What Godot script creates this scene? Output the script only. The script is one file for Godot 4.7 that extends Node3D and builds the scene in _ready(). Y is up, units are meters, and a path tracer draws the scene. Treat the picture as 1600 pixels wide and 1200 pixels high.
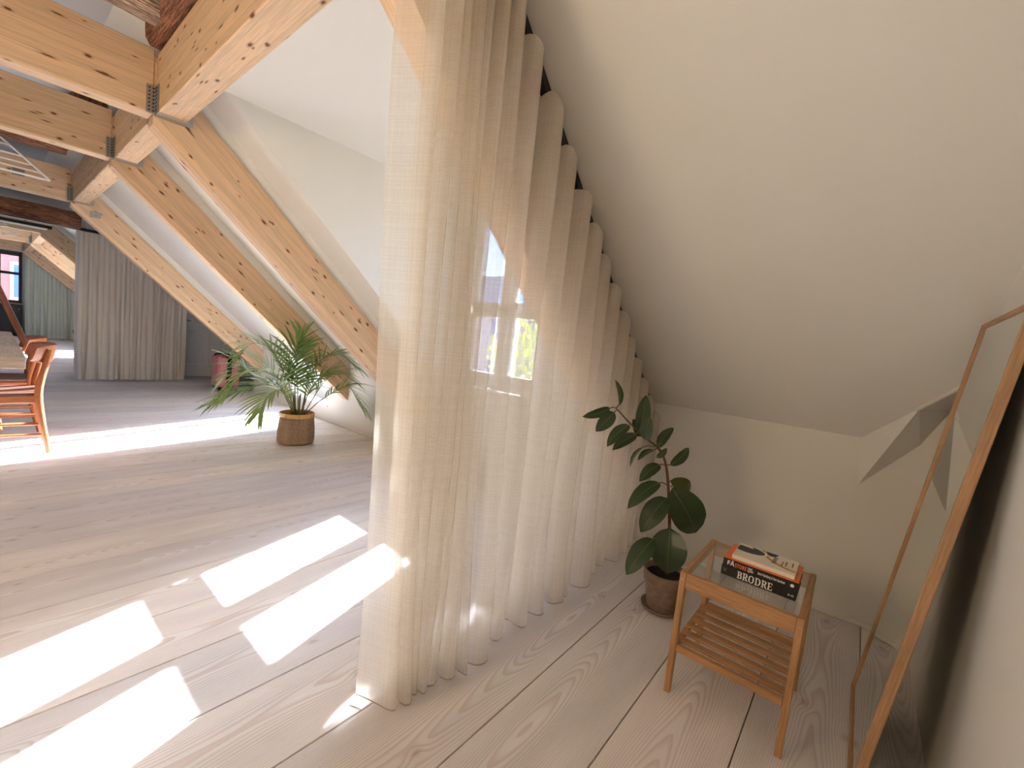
extends Node3D

# ---------------------------------------------------------------- mesh builder
class G extends RefCounted:
	var v := PackedVector3Array()
	var n := PackedVector3Array()
	var t := PackedVector2Array()
	var i := PackedInt32Array()

	func vert(p: Vector3, nn: Vector3, uv: Vector2) -> int:
		v.append(p); n.append(nn); t.append(uv)
		return v.size() - 1

	# corners run counter-clockwise seen from outside
	func quad(a: Vector3, b: Vector3, c: Vector3, d: Vector3, ua := Vector2(0, 0), ub := Vector2(1, 0), uc := Vector2(1, 1), ud := Vector2(0, 1)) -> void:
		var nn := (c - a).cross(d - b).normalized()
		var k := vert(a, nn, ua); vert(b, nn, ub); vert(c, nn, uc); vert(d, nn, ud)
		i.append_array([k, k + 2, k + 1, k, k + 3, k + 2])

	func tri(a: Vector3, b: Vector3, c: Vector3) -> void:
		var nn := (b - a).cross(c - a).normalized()
		var k := vert(a, nn, Vector2(a.x, a.z)); vert(b, nn, Vector2(b.x, b.z)); vert(c, nn, Vector2(c.x, c.z))
		i.append_array([k, k + 2, k + 1])

	# box with chamfered edges; u runs along the longest side, in metres
	func box(xf: Transform3D, s: Vector3, bev := 0.003, uo := Vector2.ZERO) -> void:
		var h := s * 0.5
		bev = minf(bev, 0.45 * minf(s.x, minf(s.y, s.z)))
		var l := 0
		if s.y > s[l]: l = 1
		if s.z > s[l]: l = 2
		for ax in 3:
			var a1 := (ax + 1) % 3
			var a2 := (ax + 2) % 3
			for sg in [-1.0, 1.0]:
				var ps: Array[Vector3] = []
				for c in [[-1, -1], [1, -1], [1, 1], [-1, 1]]:
					var p := Vector3.ZERO
					p[ax] = sg * h[ax]
					p[a1] = c[0] * (h[a1] - bev)
					p[a2] = c[1] * (h[a2] - bev)
					ps.append(p)
				if sg < 0: ps.reverse()
				face(xf, ps, ax, l, uo)
		if bev <= 0.0: return
		for ax in 3:                        # edges along ax
			var a1 := (ax + 1) % 3
			var a2 := (ax + 2) % 3
			for s1 in [-1.0, 1.0]:
				for s2 in [-1.0, 1.0]:
					var p := Vector3.ZERO
					var ps: Array[Vector3] = []
					for e in [[-1, 0], [1, 0], [1, 1], [-1, 1]]:
						p = Vector3.ZERO
						p[ax] = e[0] * (h[ax] - bev)
						p[a1] = s1 * (h[a1] - (bev if e[1] else 0.0))
						p[a2] = s2 * (h[a2] - (0.0 if e[1] else bev))
						ps.append(p)
					if s1 * s2 > 0: pass
					else: ps.reverse()
					face(xf, ps, a1, l, uo)
		for sx in [-1.0, 1.0]:
			for sy in [-1.0, 1.0]:
				for sz in [-1.0, 1.0]:
					var a := xf * Vector3(sx * h.x, sy * (h.y - bev), sz * (h.z - bev))
					var b := xf * Vector3(sx * (h.x - bev), sy * h.y, sz * (h.z - bev))
					var c := xf * Vector3(sx * (h.x - bev), sy * (h.y - bev), sz * h.z)
					if sx * sy * sz > 0: tri(a, b, c)
					else: tri(a, c, b)

	func face(xf: Transform3D, ps: Array[Vector3], ax: int, l: int, uo: Vector2) -> void:
		var us := PackedVector2Array()
		for p in ps:
			var o := 3 - l - ax if ax != l else (l + 2) % 3
			var u := p[l] if ax != l else p[(l + 1) % 3]
			us.append(Vector2(u, p[o]) + uo)
		quad(xf * ps[0], xf * ps[1], xf * ps[2], xf * ps[3], us[0], us[1], us[2], us[3])

	func ab(a: Vector3, b: Vector3, bev := 0.003, uo := Vector2.ZERO) -> void:
		box(Transform3D(Basis(), (a + b) * 0.5), (b - a).abs(), bev, uo)

	# bar of rectangular section from a to b; w across, h along "up"
	func bar(a: Vector3, b: Vector3, w: float, h: float, up := Vector3.UP, bev := 0.003, uo := Vector2.ZERO) -> void:
		var z := (b - a).normalized()
		var x := up.cross(z).normalized()
		var y := z.cross(x)
		box(Transform3D(Basis(x, y, z), (a + b) * 0.5), Vector3(w, h, a.distance_to(b)), bev, uo)

	# polygon in xy (counter-clockwise seen from +z) pushed from z0 to z1 (z1 > z0)
	func prism(ps: PackedVector2Array, z0: float, z1: float) -> void:
		var m := ps.size()
		for s in 2:
			var nn := Vector3(0, 0, 1.0 if s else -1.0)
			var z := z1 if s else z0
			var tr := Geometry2D.triangulate_polygon(ps)
			var k := v.size()
			for p in ps: vert(Vector3(p.x, p.y, z), nn, p)
			for q in range(0, tr.size(), 3):
				var a := ps[tr[q]]
				var b := ps[tr[q + 1]]
				var c := ps[tr[q + 2]]
				var ccw := (b - a).cross(c - a) > 0
				if ccw == (s == 1): i.append_array([k + tr[q], k + tr[q + 2], k + tr[q + 1]])
				else: i.append_array([k + tr[q], k + tr[q + 1], k + tr[q + 2]])
		for q in m:
			var a := ps[q]
			var b := ps[(q + 1) % m]
			var d := a.distance_to(b)
			quad(Vector3(a.x, a.y, z1), Vector3(a.x, a.y, z0), Vector3(b.x, b.y, z0), Vector3(b.x, b.y, z1), Vector2(0, z1), Vector2(0, z0), Vector2(d, z0), Vector2(d, z1))

	# rows of points; smooth normals
	func grid(rows: Array, flip := false, us := 1.0, vs := 1.0, uvs: Array = []) -> void:
		var r := rows.size()
		var c: int = rows[0].size()
		var k := v.size()
		for a in r:
			for b in c:
				var du: Vector3 = rows[a][mini(b + 1, c - 1)] - rows[a][maxi(b - 1, 0)]
				var dv: Vector3 = rows[mini(a + 1, r - 1)][b] - rows[maxi(a - 1, 0)][b]
				if rows[a][0].is_equal_approx(rows[a][c - 1]) and (b == 0 or b == c - 1) and c > 3:
					du = rows[a][1] - rows[a][c - 2]
				var nn := du.cross(dv).normalized()
				if nn == Vector3.ZERO: nn = Vector3.UP
				if flip: nn = -nn
				vert(rows[a][b], nn, uvs[a][b] if uvs else Vector2(b * us / (c - 1), a * vs / (r - 1)))
		for a in r - 1:
			for b in c - 1:
				var p := k + a * c + b
				if flip: i.append_array([p, p + 1, p + c + 1, p, p + c + 1, p + c])
				else: i.append_array([p, p + c + 1, p + 1, p, p + c, p + c + 1])

	func tube(path: Array, rad: Array, sides := 8, cap := true) -> void:
		var rows := []
		var up := Vector3.UP
		var len := 0.0
		var uvs := []
		for a in path.size():
			var d: Vector3 = (path[mini(a + 1, path.size() - 1)] - path[maxi(a - 1, 0)]).normalized()
			if absf(d.dot(up)) > 0.95: up = Vector3.RIGHT if absf(d.x) < 0.8 else Vector3.BACK
			var x := up.cross(d).normalized()
			var y := d.cross(x)
			up = y
			var row := []
			var uv := []
			if a: len += path[a].distance_to(path[a - 1])
			var rr: float = rad[mini(a, rad.size() - 1)]
			for b in sides + 1:
				var an := TAU * b / sides
				row.append(path[a] + (x * cos(an) + y * sin(an)) * rr)
				uv.append(Vector2(len, float(b) / sides * TAU * rr))
			rows.append(row)
			uvs.append(uv)
		grid(rows, false, 1, 1, uvs)
		if cap:
			for e in 2:
				var row: Array = rows[rows.size() - 1 if e else 0]
				var c: Vector3 = path[path.size() - 1 if e else 0]
				for b in sides:
					if e: tri(c, row[b], row[b + 1])
					else: tri(c, row[b + 1], row[b])

	# profile of (radius, height)
	func lathe(prof: Array, seg := 32, o := Vector3.ZERO) -> void:
		var rows := []
		for p in prof:
			var row := []
			for b in seg + 1:
				var an := -TAU * b / seg
				row.append(o + Vector3(p.x * cos(an), p.y, p.x * sin(an)))
			rows.append(row)
		grid(rows)

	func mesh() -> ArrayMesh:
		var a := []
		a.resize(Mesh.ARRAY_MAX)
		a[Mesh.ARRAY_VERTEX] = v
		a[Mesh.ARRAY_NORMAL] = n
		a[Mesh.ARRAY_TEX_UV] = t
		a[Mesh.ARRAY_INDEX] = i
		var m := ArrayMesh.new()
		m.add_surface_from_arrays(Mesh.PRIMITIVE_TRIANGLES, a)
		return m


# ---------------------------------------------------------------- scene helpers
var taken := {}
var M := {}
var rng := RandomNumberGenerator.new()

func numbered(called: String) -> String:
	var k: int = taken.get(called, 0)
	taken[called] = k + 1
	return called if k == 0 else "%s_%03d" % [called, k]

func tag(o: Node, label: String, category: String, group := "") -> void:
	o.set_meta("label", label)
	o.set_meta("category", category)
	if group: o.set_meta("group", group)

func thing(called: String, label: String, category: String, at := Vector3.ZERO, turn := 0.0, group := "") -> Node3D:
	var o := Node3D.new()
	o.name = numbered(called)
	add_child(o)
	o.position = at
	o.rotation.y = turn
	tag(o, label, category, group)
	return o

func part(parent: Node, called: String, g: G, m: Material) -> MeshInstance3D:
	return part_mesh(parent, called, g.mesh(), m)

func part_mesh(parent: Node, called: String, me: Mesh, m: Material) -> MeshInstance3D:
	var o := MeshInstance3D.new()
	o.name = called if parent != self else numbered(called)
	o.mesh = me
	o.material_override = m
	parent.add_child(o, true)
	return o

func struct(called: String, g: G, m: Material) -> MeshInstance3D:
	var o := part(self, called, g, m)
	o.set_meta("kind", "structure")
	return o

func struct_node(called: String) -> Node3D:
	var o := Node3D.new()
	o.name = numbered(called)
	add_child(o)
	o.set_meta("kind", "structure")
	return o

func text(parent: Node, called: String, words: String, height: float, xf: Transform3D, m: Material, serif := false, width := 0.0) -> void:
	var f := SystemFont.new()
	f.font_names = PackedStringArray(["Droid Serif" if serif else "Droid Sans"])
	f.font_weight = 700
	var tm := TextMesh.new()
	tm.text = words
	tm.font = f
	tm.font_size = 64
	tm.pixel_size = height / 46.0
	tm.depth = 0.0006
	tm.curve_step = 2.0
	var sx := 1.0
	if width > 0: sx = width / maxf(tm.get_aabb().size.x, 0.0001)
	var o := part_mesh(parent, called, tm, m)
	o.transform = xf * Transform3D(Basis().scaled(Vector3(sx, 1, 1)), Vector3.ZERO)

func mat(called: String, c: Color, rough := 0.8, tex: Texture2D = null, uv := Vector2.ONE) -> StandardMaterial3D:
	var m := StandardMaterial3D.new()
	m.resource_name = called
	m.albedo_color = c
	m.roughness = rough
	if tex:
		m.albedo_texture = tex
		m.uv1_scale = Vector3(uv.x, uv.y, 1)
	M[called] = m
	return m

func rgb(r: int, g: int, b: int) -> Color:
	return Color(r / 255.0, g / 255.0, b / 255.0)

# ---------------------------------------------------------------- textures
func image(w: int, h: int, data: PackedByteArray, alpha := false) -> ImageTexture:
	return ImageTexture.create_from_image(Image.create_from_data(w, h, false, Image.FORMAT_RGBA8 if alpha else Image.FORMAT_RGB8, data))

func noise(sd: int, oct := 1) -> FastNoiseLite:
	var f := FastNoiseLite.new()
	f.seed = sd
	f.noise_type = FastNoiseLite.TYPE_SIMPLEX
	f.frequency = 1.0
	f.fractal_type = FastNoiseLite.FRACTAL_FBM if oct > 1 else FastNoiseLite.FRACTAL_NONE
	f.fractal_octaves = oct
	return f

# whitewashed softwood board, 4 m by 0.3 m, seamless along its length
func tex_board(sd: int) -> ImageTexture:
	var w := 2048
	var h := 256
	var d := PackedByteArray()
	d.resize(w * h * 3)
	var f := noise(sd)
	var r := RandomNumberGenerator.new()
	r.seed = sd * 7 + 1
	var knots := []
	for k in r.randi_range(4, 7): knots.append(Vector3(r.randf_range(0.15, 3.85), r.randf_range(0.03, 0.27), r.randf_range(0.008, 0.02)))
	var off := r.randf_range(-0.05, 0.05)
	for x in w:
		var an := TAU * x / w
		var cx := cos(an) * 0.637
		var sy := sin(an) * 0.637
		var um := 4.0 * x / w
		var yc := 0.15 + off + 0.03 * f.get_noise_3d(cx * 0.6, sy * 0.6, 11.0)
		var dep := 0.05 + 0.045 * f.get_noise_3d(cx * 0.75, sy * 0.75, 37.0)
		var near := []
		for k in knots:
			if absf(k.x - um) < 0.16: near.append(k)
		for y in h:
			var vm := 0.3 * y / h
			var rr := sqrt((vm - yc) * (vm - yc) + dep * dep) + 0.0028 * f.get_noise_3d(cx * 2.5, sy * 2.5, vm * 14.0)
			var dark := 0.0
			for k in near:
				var dx: float = (um - k.x) * 0.6
				var dy: float = vm - k.y
				var q: float = (dx * dx + dy * dy) / (k.z * k.z)
				rr += k.z * 0.55 * exp(-q * 0.45)
				dark += exp(-q * 2.2)
			var ring := fposmod(rr / 0.0058, 1.0)
			var late := smoothstep(0.35, 0.9, ring) * (1.0 - smoothstep(0.92, 1.0, ring))
			var fib := f.get_noise_3d(cx * 9.0, sy * 9.0, vm * 420.0)
			var broad := f.get_noise_3d(cx * 1.6, sy * 1.6, vm * 9.0 + 80.0)
			var g := 1.0 + 0.025 * fib + 0.035 * broad
			late = late * 0.55 + minf(dark, 1.0) * 0.75
			late = clampf(late, 0.0, 1.3)
			var o := (y * w + x) * 3
			d[o] = clampi(int((241.0 - 30.0 * late) * g), 0, 255)
			d[o + 1] = clampi(int((235.0 - 46.0 * late) * g), 0, 255)
			d[o + 2] = clampi(int((231.0 - 52.0 * late) * g), 0, 255)
	return image(w, h, d)

# knotty glued timber, 2.4 m by 0.36 m
func tex_glulam(sd: int) -> ImageTexture:
	var w := 1024
	var h := 256
	var d := PackedByteArray()
	d.resize(w * h * 3)
	var f := noise(sd)
	var r := RandomNumberGenerator.new()
	r.seed = sd
	var tone := []
	for k in 9: tone.append(r.randf_range(-0.05, 0.05))
	for x in w:
		var an := TAU * x / w
		var cx := cos(an) * 0.38
		var sy := sin(an) * 0.38
		for y in h:
			var vm := 0.36 * y / h
			var lam := int(vm / 0.04) % 9
			var edge := absf(fposmod(vm / 0.04, 1.0) - 0.5) > 0.47
			var a := f.get_noise_3d(cx * 2.2, sy * 2.2, vm * 90.0 + lam * 7.0)
			var b := f.get_noise_3d(cx * 7.0, sy * 7.0, vm * 380.0)
			var g: float = 1.0 + tone[lam] + 0.07 * a + 0.05 * b - (0.06 if edge else 0.0)
			var s := smoothstep(0.25, 0.9, a) * 0.5
			var o := (y * w + x) * 3
			d[o] = clampi(int((224.0 - 22.0 * s) * g), 0, 255)
			d[o + 1] = clampi(int((194.0 - 32.0 * s) * g), 0, 255)
			d[o + 2] = clampi(int((160.0 - 36.0 * s) * g), 0, 255)
	for k in 46:
		var kx := r.randi_range(0, w - 1)
		var ky := r.randi_range(6, h - 7)
		var kr := r.randf_range(2.2, 5.5)
		var el := r.randf_range(1.0, 1.8) if r.randf() < 0.6 else r.randf_range(2.0, 4.5)
		if el > 2: kr *= 0.55
		for yy in range(ky - 14, ky + 15):
			if yy < 0 or yy >= h: continue
			for xx in range(kx - 30, kx + 31):
				var q := sqrt(pow((xx - kx) / el, 2.0) + pow(yy - ky, 2.0)) / kr
				if q > 2.0: continue
				var m := 1.0 - smoothstep(0.55, 1.25, q)
				m = maxf(m, 0.25 * (1.0 - smoothstep(1.0, 2.0, q)))
				var o := (yy * w + posmod(xx, w)) * 3
				d[o] = int(lerpf(d[o], 104.0, m))
				d[o + 1] = int(lerpf(d[o + 1], 62.0, m))
				d[o + 2] = int(lerpf(d[o + 2], 38.0, m))
	return image(w, h, d)

# neutral fine grain to be tinted, 0.6 m by 0.15 m
func tex_grain(sd: int, depth: float) -> ImageTexture:
	var w := 512
	var h := 128
	var d := PackedByteArray()
	d.resize(w * h * 3)
	var f := noise(sd)
	for x in w:
		var an := TAU * x / w
		for y in h:
			var a := f.get_noise_3d(cos(an) * 0.5, sin(an) * 0.5, y * 0.09)
			var b := f.get_noise_3d(cos(an) * 2.2, sin(an) * 2.2, y * 0.55 + 50.0)
			var g := 235.0 * (1.0 - depth * (0.55 - 0.5 * a - 0.45 * b) * 0.7)
			var o := (y * w + x) * 3
			d[o] = clampi(int(g), 0, 255)
			d[o + 1] = clampi(int(g * (1.0 - 0.02 * depth)), 0, 255)
			d[o + 2] = clampi(int(g * (1.0 - 0.05 * depth)), 0, 255)
	return image(w, h, d)

# open linen weave, 0.5 m square; alpha is the closeness of the threads
func tex_linen(sd: int, lo: float, hi: float) -> ImageTexture:
	var w := 512
	var d := PackedByteArray()
	d.resize(w * w * 4)
	var r := RandomNumberGenerator.new()
	r.seed = sd
	var f := noise(sd)
	var rows := PackedFloat32Array()
	var cols := PackedFloat32Array()
	for k in w:
		rows.append(r.randf_range(-1, 1))
		cols.append(r.randf_range(-1, 1))
	for y in w:
		for x in w:
			var a := rows[y] * (0.7 + 0.6 * f.get_noise_2d(x * 0.02, y * 0.9))
			var b := cols[x] * (0.7 + 0.6 * f.get_noise_2d(x * 0.9 + 300.0, y * 0.02))
			var s := clampf(0.5 + 0.28 * (a + b), 0.0, 1.0)
			var o := (y * w + x) * 4
			var c := 247.0 + 8.0 * s
			d[o] = int(c)
			d[o + 1] = int(c)
			d[o + 2] = int(c)
			d[o + 3] = int(255.0 * lerpf(lo, hi, s))
	return image(w, w, d, true)

func tex_cover() -> ImageTexture:       # abstract print: navy and white shapes, an ochre band
	var w := 320
	var h := 240
	var d := PackedByteArray()
	d.resize(w * h * 3)
	for y in h:
		for x in w:
			var p := Vector2(x / float(w), y / float(h))   # x along the spine, y away from it
			var c := rgb(236, 226, 208)
			var q := Vector2((p.x - 0.16) / 0.30, (p.y - 0.70) / 0.26)
			if q.length() < 1.0: c = rgb(34, 40, 52)
			elif q.length() < 1.14 and p.x > 0.2: c = rgb(246, 240, 228)
			if p.x < 0.26 - (p.y - 0.82) * 0.4 and p.y > 0.86 - p.x * 0.12: c = rgb(240, 234, 222)
			var l := Vector2(p.x - 1.07, p.y * 0.73 - 0.80).length()
			if l > 0.63 and l < 0.70 and q.length() > 1.14: c = rgb(205, 150, 30)
			var s := Vector2((p.x - 0.56) / 0.10, (p.y - 0.98) / 0.24)
			if s.length() < 1.0 and l < 0.62: c = rgb(36, 34, 50)
			var o := ((h - 1 - y) * w + x) * 3
			d[o] = c.r8
			d[o + 1] = c.g8
			d[o + 2] = c.b8
	return image(w, h, d)

func tex_brick() -> ImageTexture:       # a far facade: courses too small to tell apart
	var w := 256
	var d := PackedByteArray()
	d.resize(w * w * 3)
	var f := noise(5)
	for y in w:
		for x in w:
			var g := 1.0 + 0.14 * f.get_noise_2d(x * 0.12, y * 0.5)
			if y % 6 == 0: g *= 1.12
			var o := (y * w + x) * 3
			d[o] = clampi(int(196 * g), 0, 255)
			d[o + 1] = clampi(int(128 * g), 0, 255)
			d[o + 2] = clampi(int(112 * g), 0, 255)
	return image(w, w, d)

func materials() -> void:
	for k in 4: mat("floorboard%d" % k, [rgb(248, 247, 247), rgb(240, 240, 242), rgb(250, 248, 247), rgb(236, 236, 239)][k], 0.62, tex_board(21 + k % 3), Vector2(1, 1))
	var gl := tex_glulam(4)
	mat("glulam", rgb(246, 240, 232), 0.6, gl, Vector2(1 / 2.4, 1 / 0.36))
	var grain := tex_grain(3, 0.5)
	var grain_soft := tex_grain(8, 0.22)
	mat("bamboo", rgb(212, 158, 106), 0.45, grain_soft, Vector2(1 / 0.6, 1 / 0.12))
	mat("oak", rgb(214, 166, 120), 0.5, grain_soft, Vector2(1 / 0.7, 1 / 0.08))
	mat("teak", rgb(196, 116, 66), 0.42, grain_soft, Vector2(1 / 0.6, 1 / 0.12))
	mat("teak_seat", rgb(104, 62, 46), 0.5, grain_soft, Vector2(1 / 0.6, 1 / 0.12))
	mat("table_oak", rgb(238, 218, 196), 0.5, grain_soft, Vector2(1 / 1.2, 1 / 0.2))
	mat("brown_board", rgb(150, 92, 66), 0.55, grain, Vector2(1 / 1.2, 1 / 0.2))
	mat("old_timber", rgb(206, 142, 108), 0.9, tex_grain(14, 0.8), Vector2(1 / 0.5, 1 / 0.12))
	mat("old_timber_pale", rgb(240, 208, 182), 0.9, tex_grain(15, 0.9), Vector2(1 / 0.5, 1 / 0.12))
	mat("subfloor", rgb(96, 74, 60), 0.9)
	mat("plaster", rgb(228, 223, 212), 0.9)
	mat("grey_panel", rgb(196, 194, 190), 0.9)
	mat("white_paint", rgb(236, 234, 228), 0.5)
	mat("door_paint", rgb(246, 244, 240), 0.5)
	mat("outer", rgb(120, 112, 105), 0.95)
	var cu := mat("linen", rgb(250, 243, 230), 0.95, tex_linen(6, 0.40, 0.54), Vector2(4, 4))
	cu.transparency = BaseMaterial3D.TRANSPARENCY_ALPHA
	cu.backlight_enabled = true
	cu.backlight = Color(0.96, 0.95, 0.93)
	cu.cull_mode = BaseMaterial3D.CULL_DISABLED
	var ch := mat("heading_linen", rgb(238, 226, 206), 0.95, tex_linen(7, 0.6, 0.7), Vector2(4, 4))
	ch.transparency = BaseMaterial3D.TRANSPARENCY_ALPHA
	ch.backlight_enabled = true
	ch.backlight = Color(0.8, 0.79, 0.76)
	var cf := mat("grey_linen", rgb(234, 224, 210), 0.95, tex_linen(9, 0.9, 1.0), Vector2(2, 2))
	cf.backlight_enabled = true
	cf.backlight = Color(0.45, 0.44, 0.42)
	var cg := mat("green_linen", rgb(218, 222, 208), 0.95, cf.albedo_texture, Vector2(2, 2))
	cg.backlight_enabled = true
	cg.backlight = Color(0.5, 0.5, 0.46)
	mat("hem_thread", rgb(150, 132, 104), 0.9)
	mat("black_metal", rgb(22, 22, 24), 0.45)
	mat("black_matte", rgb(20, 19, 20), 0.8)
	mat("charcoal", rgb(52, 50, 52), 0.6)
	var st := mat("steel", rgb(176, 176, 172), 0.35); st.metallic = 0.9
	var mi := mat("mirror_glass", rgb(226, 230, 226), 0.02); mi.metallic = 1.0
	var gs := mat("pane_glass", Color(1, 1, 1, 0.06), 0.02); gs.transparency = BaseMaterial3D.TRANSPARENCY_ALPHA
	var gt := mat("table_glass", Color(0.86, 0.92, 0.88, 0.08), 0.02); gt.transparency = BaseMaterial3D.TRANSPARENCY_ALPHA
	mat("terracotta", rgb(168, 140, 122), 0.85, tex_grain(31, 0.25), Vector2(3, 3))
	mat("soil", rgb(34, 26, 22), 1.0)
	var lf := mat("rubber_leaf", rgb(46, 66, 38), 0.34)
	lf.backlight_enabled = true
	lf.backlight = Color(0.10, 0.14, 0.05)
	var ll := mat("rubber_leaf_young", rgb(78, 88, 40), 0.4)
	ll.backlight_enabled = true
	ll.backlight = Color(0.16, 0.18, 0.06)
	mat("midrib", rgb(98, 110, 66), 0.5)
	mat("stem_bark", rgb(112, 62, 48), 0.7)
	mat("stem_green", rgb(84, 82, 48), 0.6)
	for k in 3:
		var pf := mat("palm%d" % k, [rgb(84, 118, 62), rgb(112, 142, 78), rgb(136, 156, 92)][k], 0.38)
		pf.backlight_enabled = true
		pf.backlight = Color(0.35, 0.42, 0.2)
	mat("palm_stem", rgb(128, 128, 78), 0.5)
	mat("seagrass", rgb(246, 212, 178), 0.9, tex_grain(40, 0.7), Vector2(6, 14))
	mat("cane", rgb(222, 174, 112), 0.5)
	mat("book_black", rgb(24, 20, 20), 0.4)
	mat("book_orange", rgb(240, 122, 52), 0.4)
	mat("print_white", rgb(238, 234, 226), 0.6)
	mat("print_orange", rgb(240, 122, 52), 0.6)
	mat("print_grey", rgb(112, 104, 98), 0.6)
	mat("pages", rgb(226, 214, 192), 0.9, grain_soft, Vector2(2, 60))
	mat("book_white", rgb(236, 226, 208), 0.5)
	mat("cover_print", Color.WHITE, 0.45, tex_cover())
	mat("pink_shell", rgb(206, 126, 132), 0.4)
	mat("brick_far", Color.WHITE, 0.9, tex_brick(), Vector2(1, 1))
	for k in 2:
		var tl := mat(["tree_leaf", "tree_leaf_light"][k], [rgb(96, 124, 58), rgb(176, 184, 96)][k], 0.6)
		tl.backlight_enabled = true
		tl.backlight = [Color(0.3, 0.36, 0.12), Color(0.6, 0.62, 0.25)][k]
	mat("roof_slate", rgb(126, 130, 142), 0.7)
	mat("render_pale", rgb(214, 214, 218), 0.9)
	mat("blue_glass", rgb(70, 120, 200), 0.1)
	mat("dried_flower", rgb(170, 116, 84), 0.9)
	var lp := mat("lamp_paper", rgb(250, 240, 222), 0.9)
	lp.emission_enabled = true
	lp.emission = LAMP_COLOR
	lp.emission_energy_multiplier = 1.0
	mat("wire_white", rgb(240, 238, 234), 0.5)


# ---------------------------------------------------------------- the roof
const LAMP_COLOR := Color(1.0, 0.89, 0.71)
const TREE_LEAVES := 3300
const LEAN := 0.055       # the gathered end of the curtain hangs pulled in at the top
const LAMP_ENERGY := 1.3
const K := 2.677          # inner face of the low wall under the eaves
const SL := 0.9           # pitch of the roof
const AN := 3.229         # nook: ceiling y = AN - SN * x, a little flatter
const SN := 0.868
const AR := 3.2           # room: ceiling y = AR - SL * x
const ZW := 0.31          # wall the mirror leans on
const ZE := -18.2         # far gable
const XM := -3.0          # the other half of the roof mirrors x -> XM - x

func slope_poly(a: float, x0: float, x1: float, th := 0.22, sl := SL) -> PackedVector2Array:
	return PackedVector2Array([Vector2(x0, a - sl * x0), Vector2(x1, a - sl * x1), Vector2(x1, a - sl * x1 + th), Vector2(x0, a - sl * x0 + th)])

func mirrored(ps: PackedVector2Array) -> PackedVector2Array:
	var o := PackedVector2Array()
	for k in range(ps.size() - 1, -1, -1): o.append(Vector2(XM - ps[k].x, ps[k].y))
	return o

func dormer(z0: float, z1: float, top: float, sill: float, xw: float, n: int, panes: Array, rows: Array, label_sill: bool) -> void:
	# z0 < z1; panes: [z from, z to]; rows: [y from, y to]
	var xt := (AR - top) / SL
	for s in 2:
		var g := G.new()
		var ps := PackedVector2Array([Vector2(xt, top), Vector2(K, AR - SL * K), Vector2(K, 0), Vector2(xw + 0.14, 0), Vector2(xw + 0.14, top + 0.14), Vector2(xt - 0.15, top + 0.14)])
		if s == 0: g.prism(ps, z0 - 0.1, z0)
		else: g.prism(ps, z1, z1 + 0.1)
		struct("wall_dormer", g, M.plaster)
	var c := G.new()
	c.ab(Vector3(xt - 0.12, top, z0), Vector3(xw + 0.14, top + 0.14, z1), 0.0)
	struct("ceiling", c, M.plaster)
	var k := G.new()
	k.ab(Vector3(K, -0.1, z0), Vector3(xw + 0.14, sill - 0.025, z1), 0.0)
	struct("wall_dormer", k, M.plaster)
	var w := struct_node("window_%d" % n)
	w.position = Vector3(xw, 0, 0)
	var sb := G.new()
	sb.ab(Vector3(K - xw - 0.015, sill - 0.025, z0), Vector3(-0.05, sill, z1), 0.004)
	part(w, "window_sill", sb, M.white_paint)
	# fixed frame: everything between the panes
	var fr := G.new()
	var y0: float = rows[0][0]
	var y1: float = rows[rows.size() - 1][1]
	fr.ab(Vector3(-0.05, sill - 0.025, z0), Vector3(0.07, y0 - 0.03, z1), 0.004)
	fr.ab(Vector3(-0.05, y1 + 0.03, z0), Vector3(0.07, top, z1), 0.004)
	var zs := [z0]
	for p in panes: zs.append_array([p[0] - 0.03, p[1] + 0.03])
	zs.append(z1)
	for q in range(0, zs.size(), 2):
		fr.ab(Vector3(-0.05, y0 - 0.03, zs[q]), Vector3(0.07, y1 + 0.03, zs[q + 1]), 0.004)
	for q in rows.size() - 1:
		fr.ab(Vector3(-0.05, rows[q][1] + 0.03, panes[0][0]), Vector3(0.07, rows[q + 1][0] - 0.03, panes[panes.size() - 1][1]), 0.004)
	part(w, "frame", fr, M.white_paint)
	for p in panes:
		for r in rows:
			var s := G.new()
			for e in [[p[0] - 0.03, p[0], r[0] - 0.03, r[1] + 0.03], [p[1], p[1] + 0.03, r[0] - 0.03, r[1] + 0.03], [p[0], p[1], r[0] - 0.03, r[0]], [p[0], p[1], r[1], r[1] + 0.03]]:
				s.ab(Vector3(-0.02, e[2], e[0]), Vector3(0.03, e[3], e[1]), 0.003)
			var so := part(w, "sash", s, M.white_paint)
			var gl := G.new()
			gl.ab(Vector3(0.003, r[0], p[0]), Vector3(0.009, r[1], p[1]), 0.0)
			part(so, "pane", gl, M.pane_glass)

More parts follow.
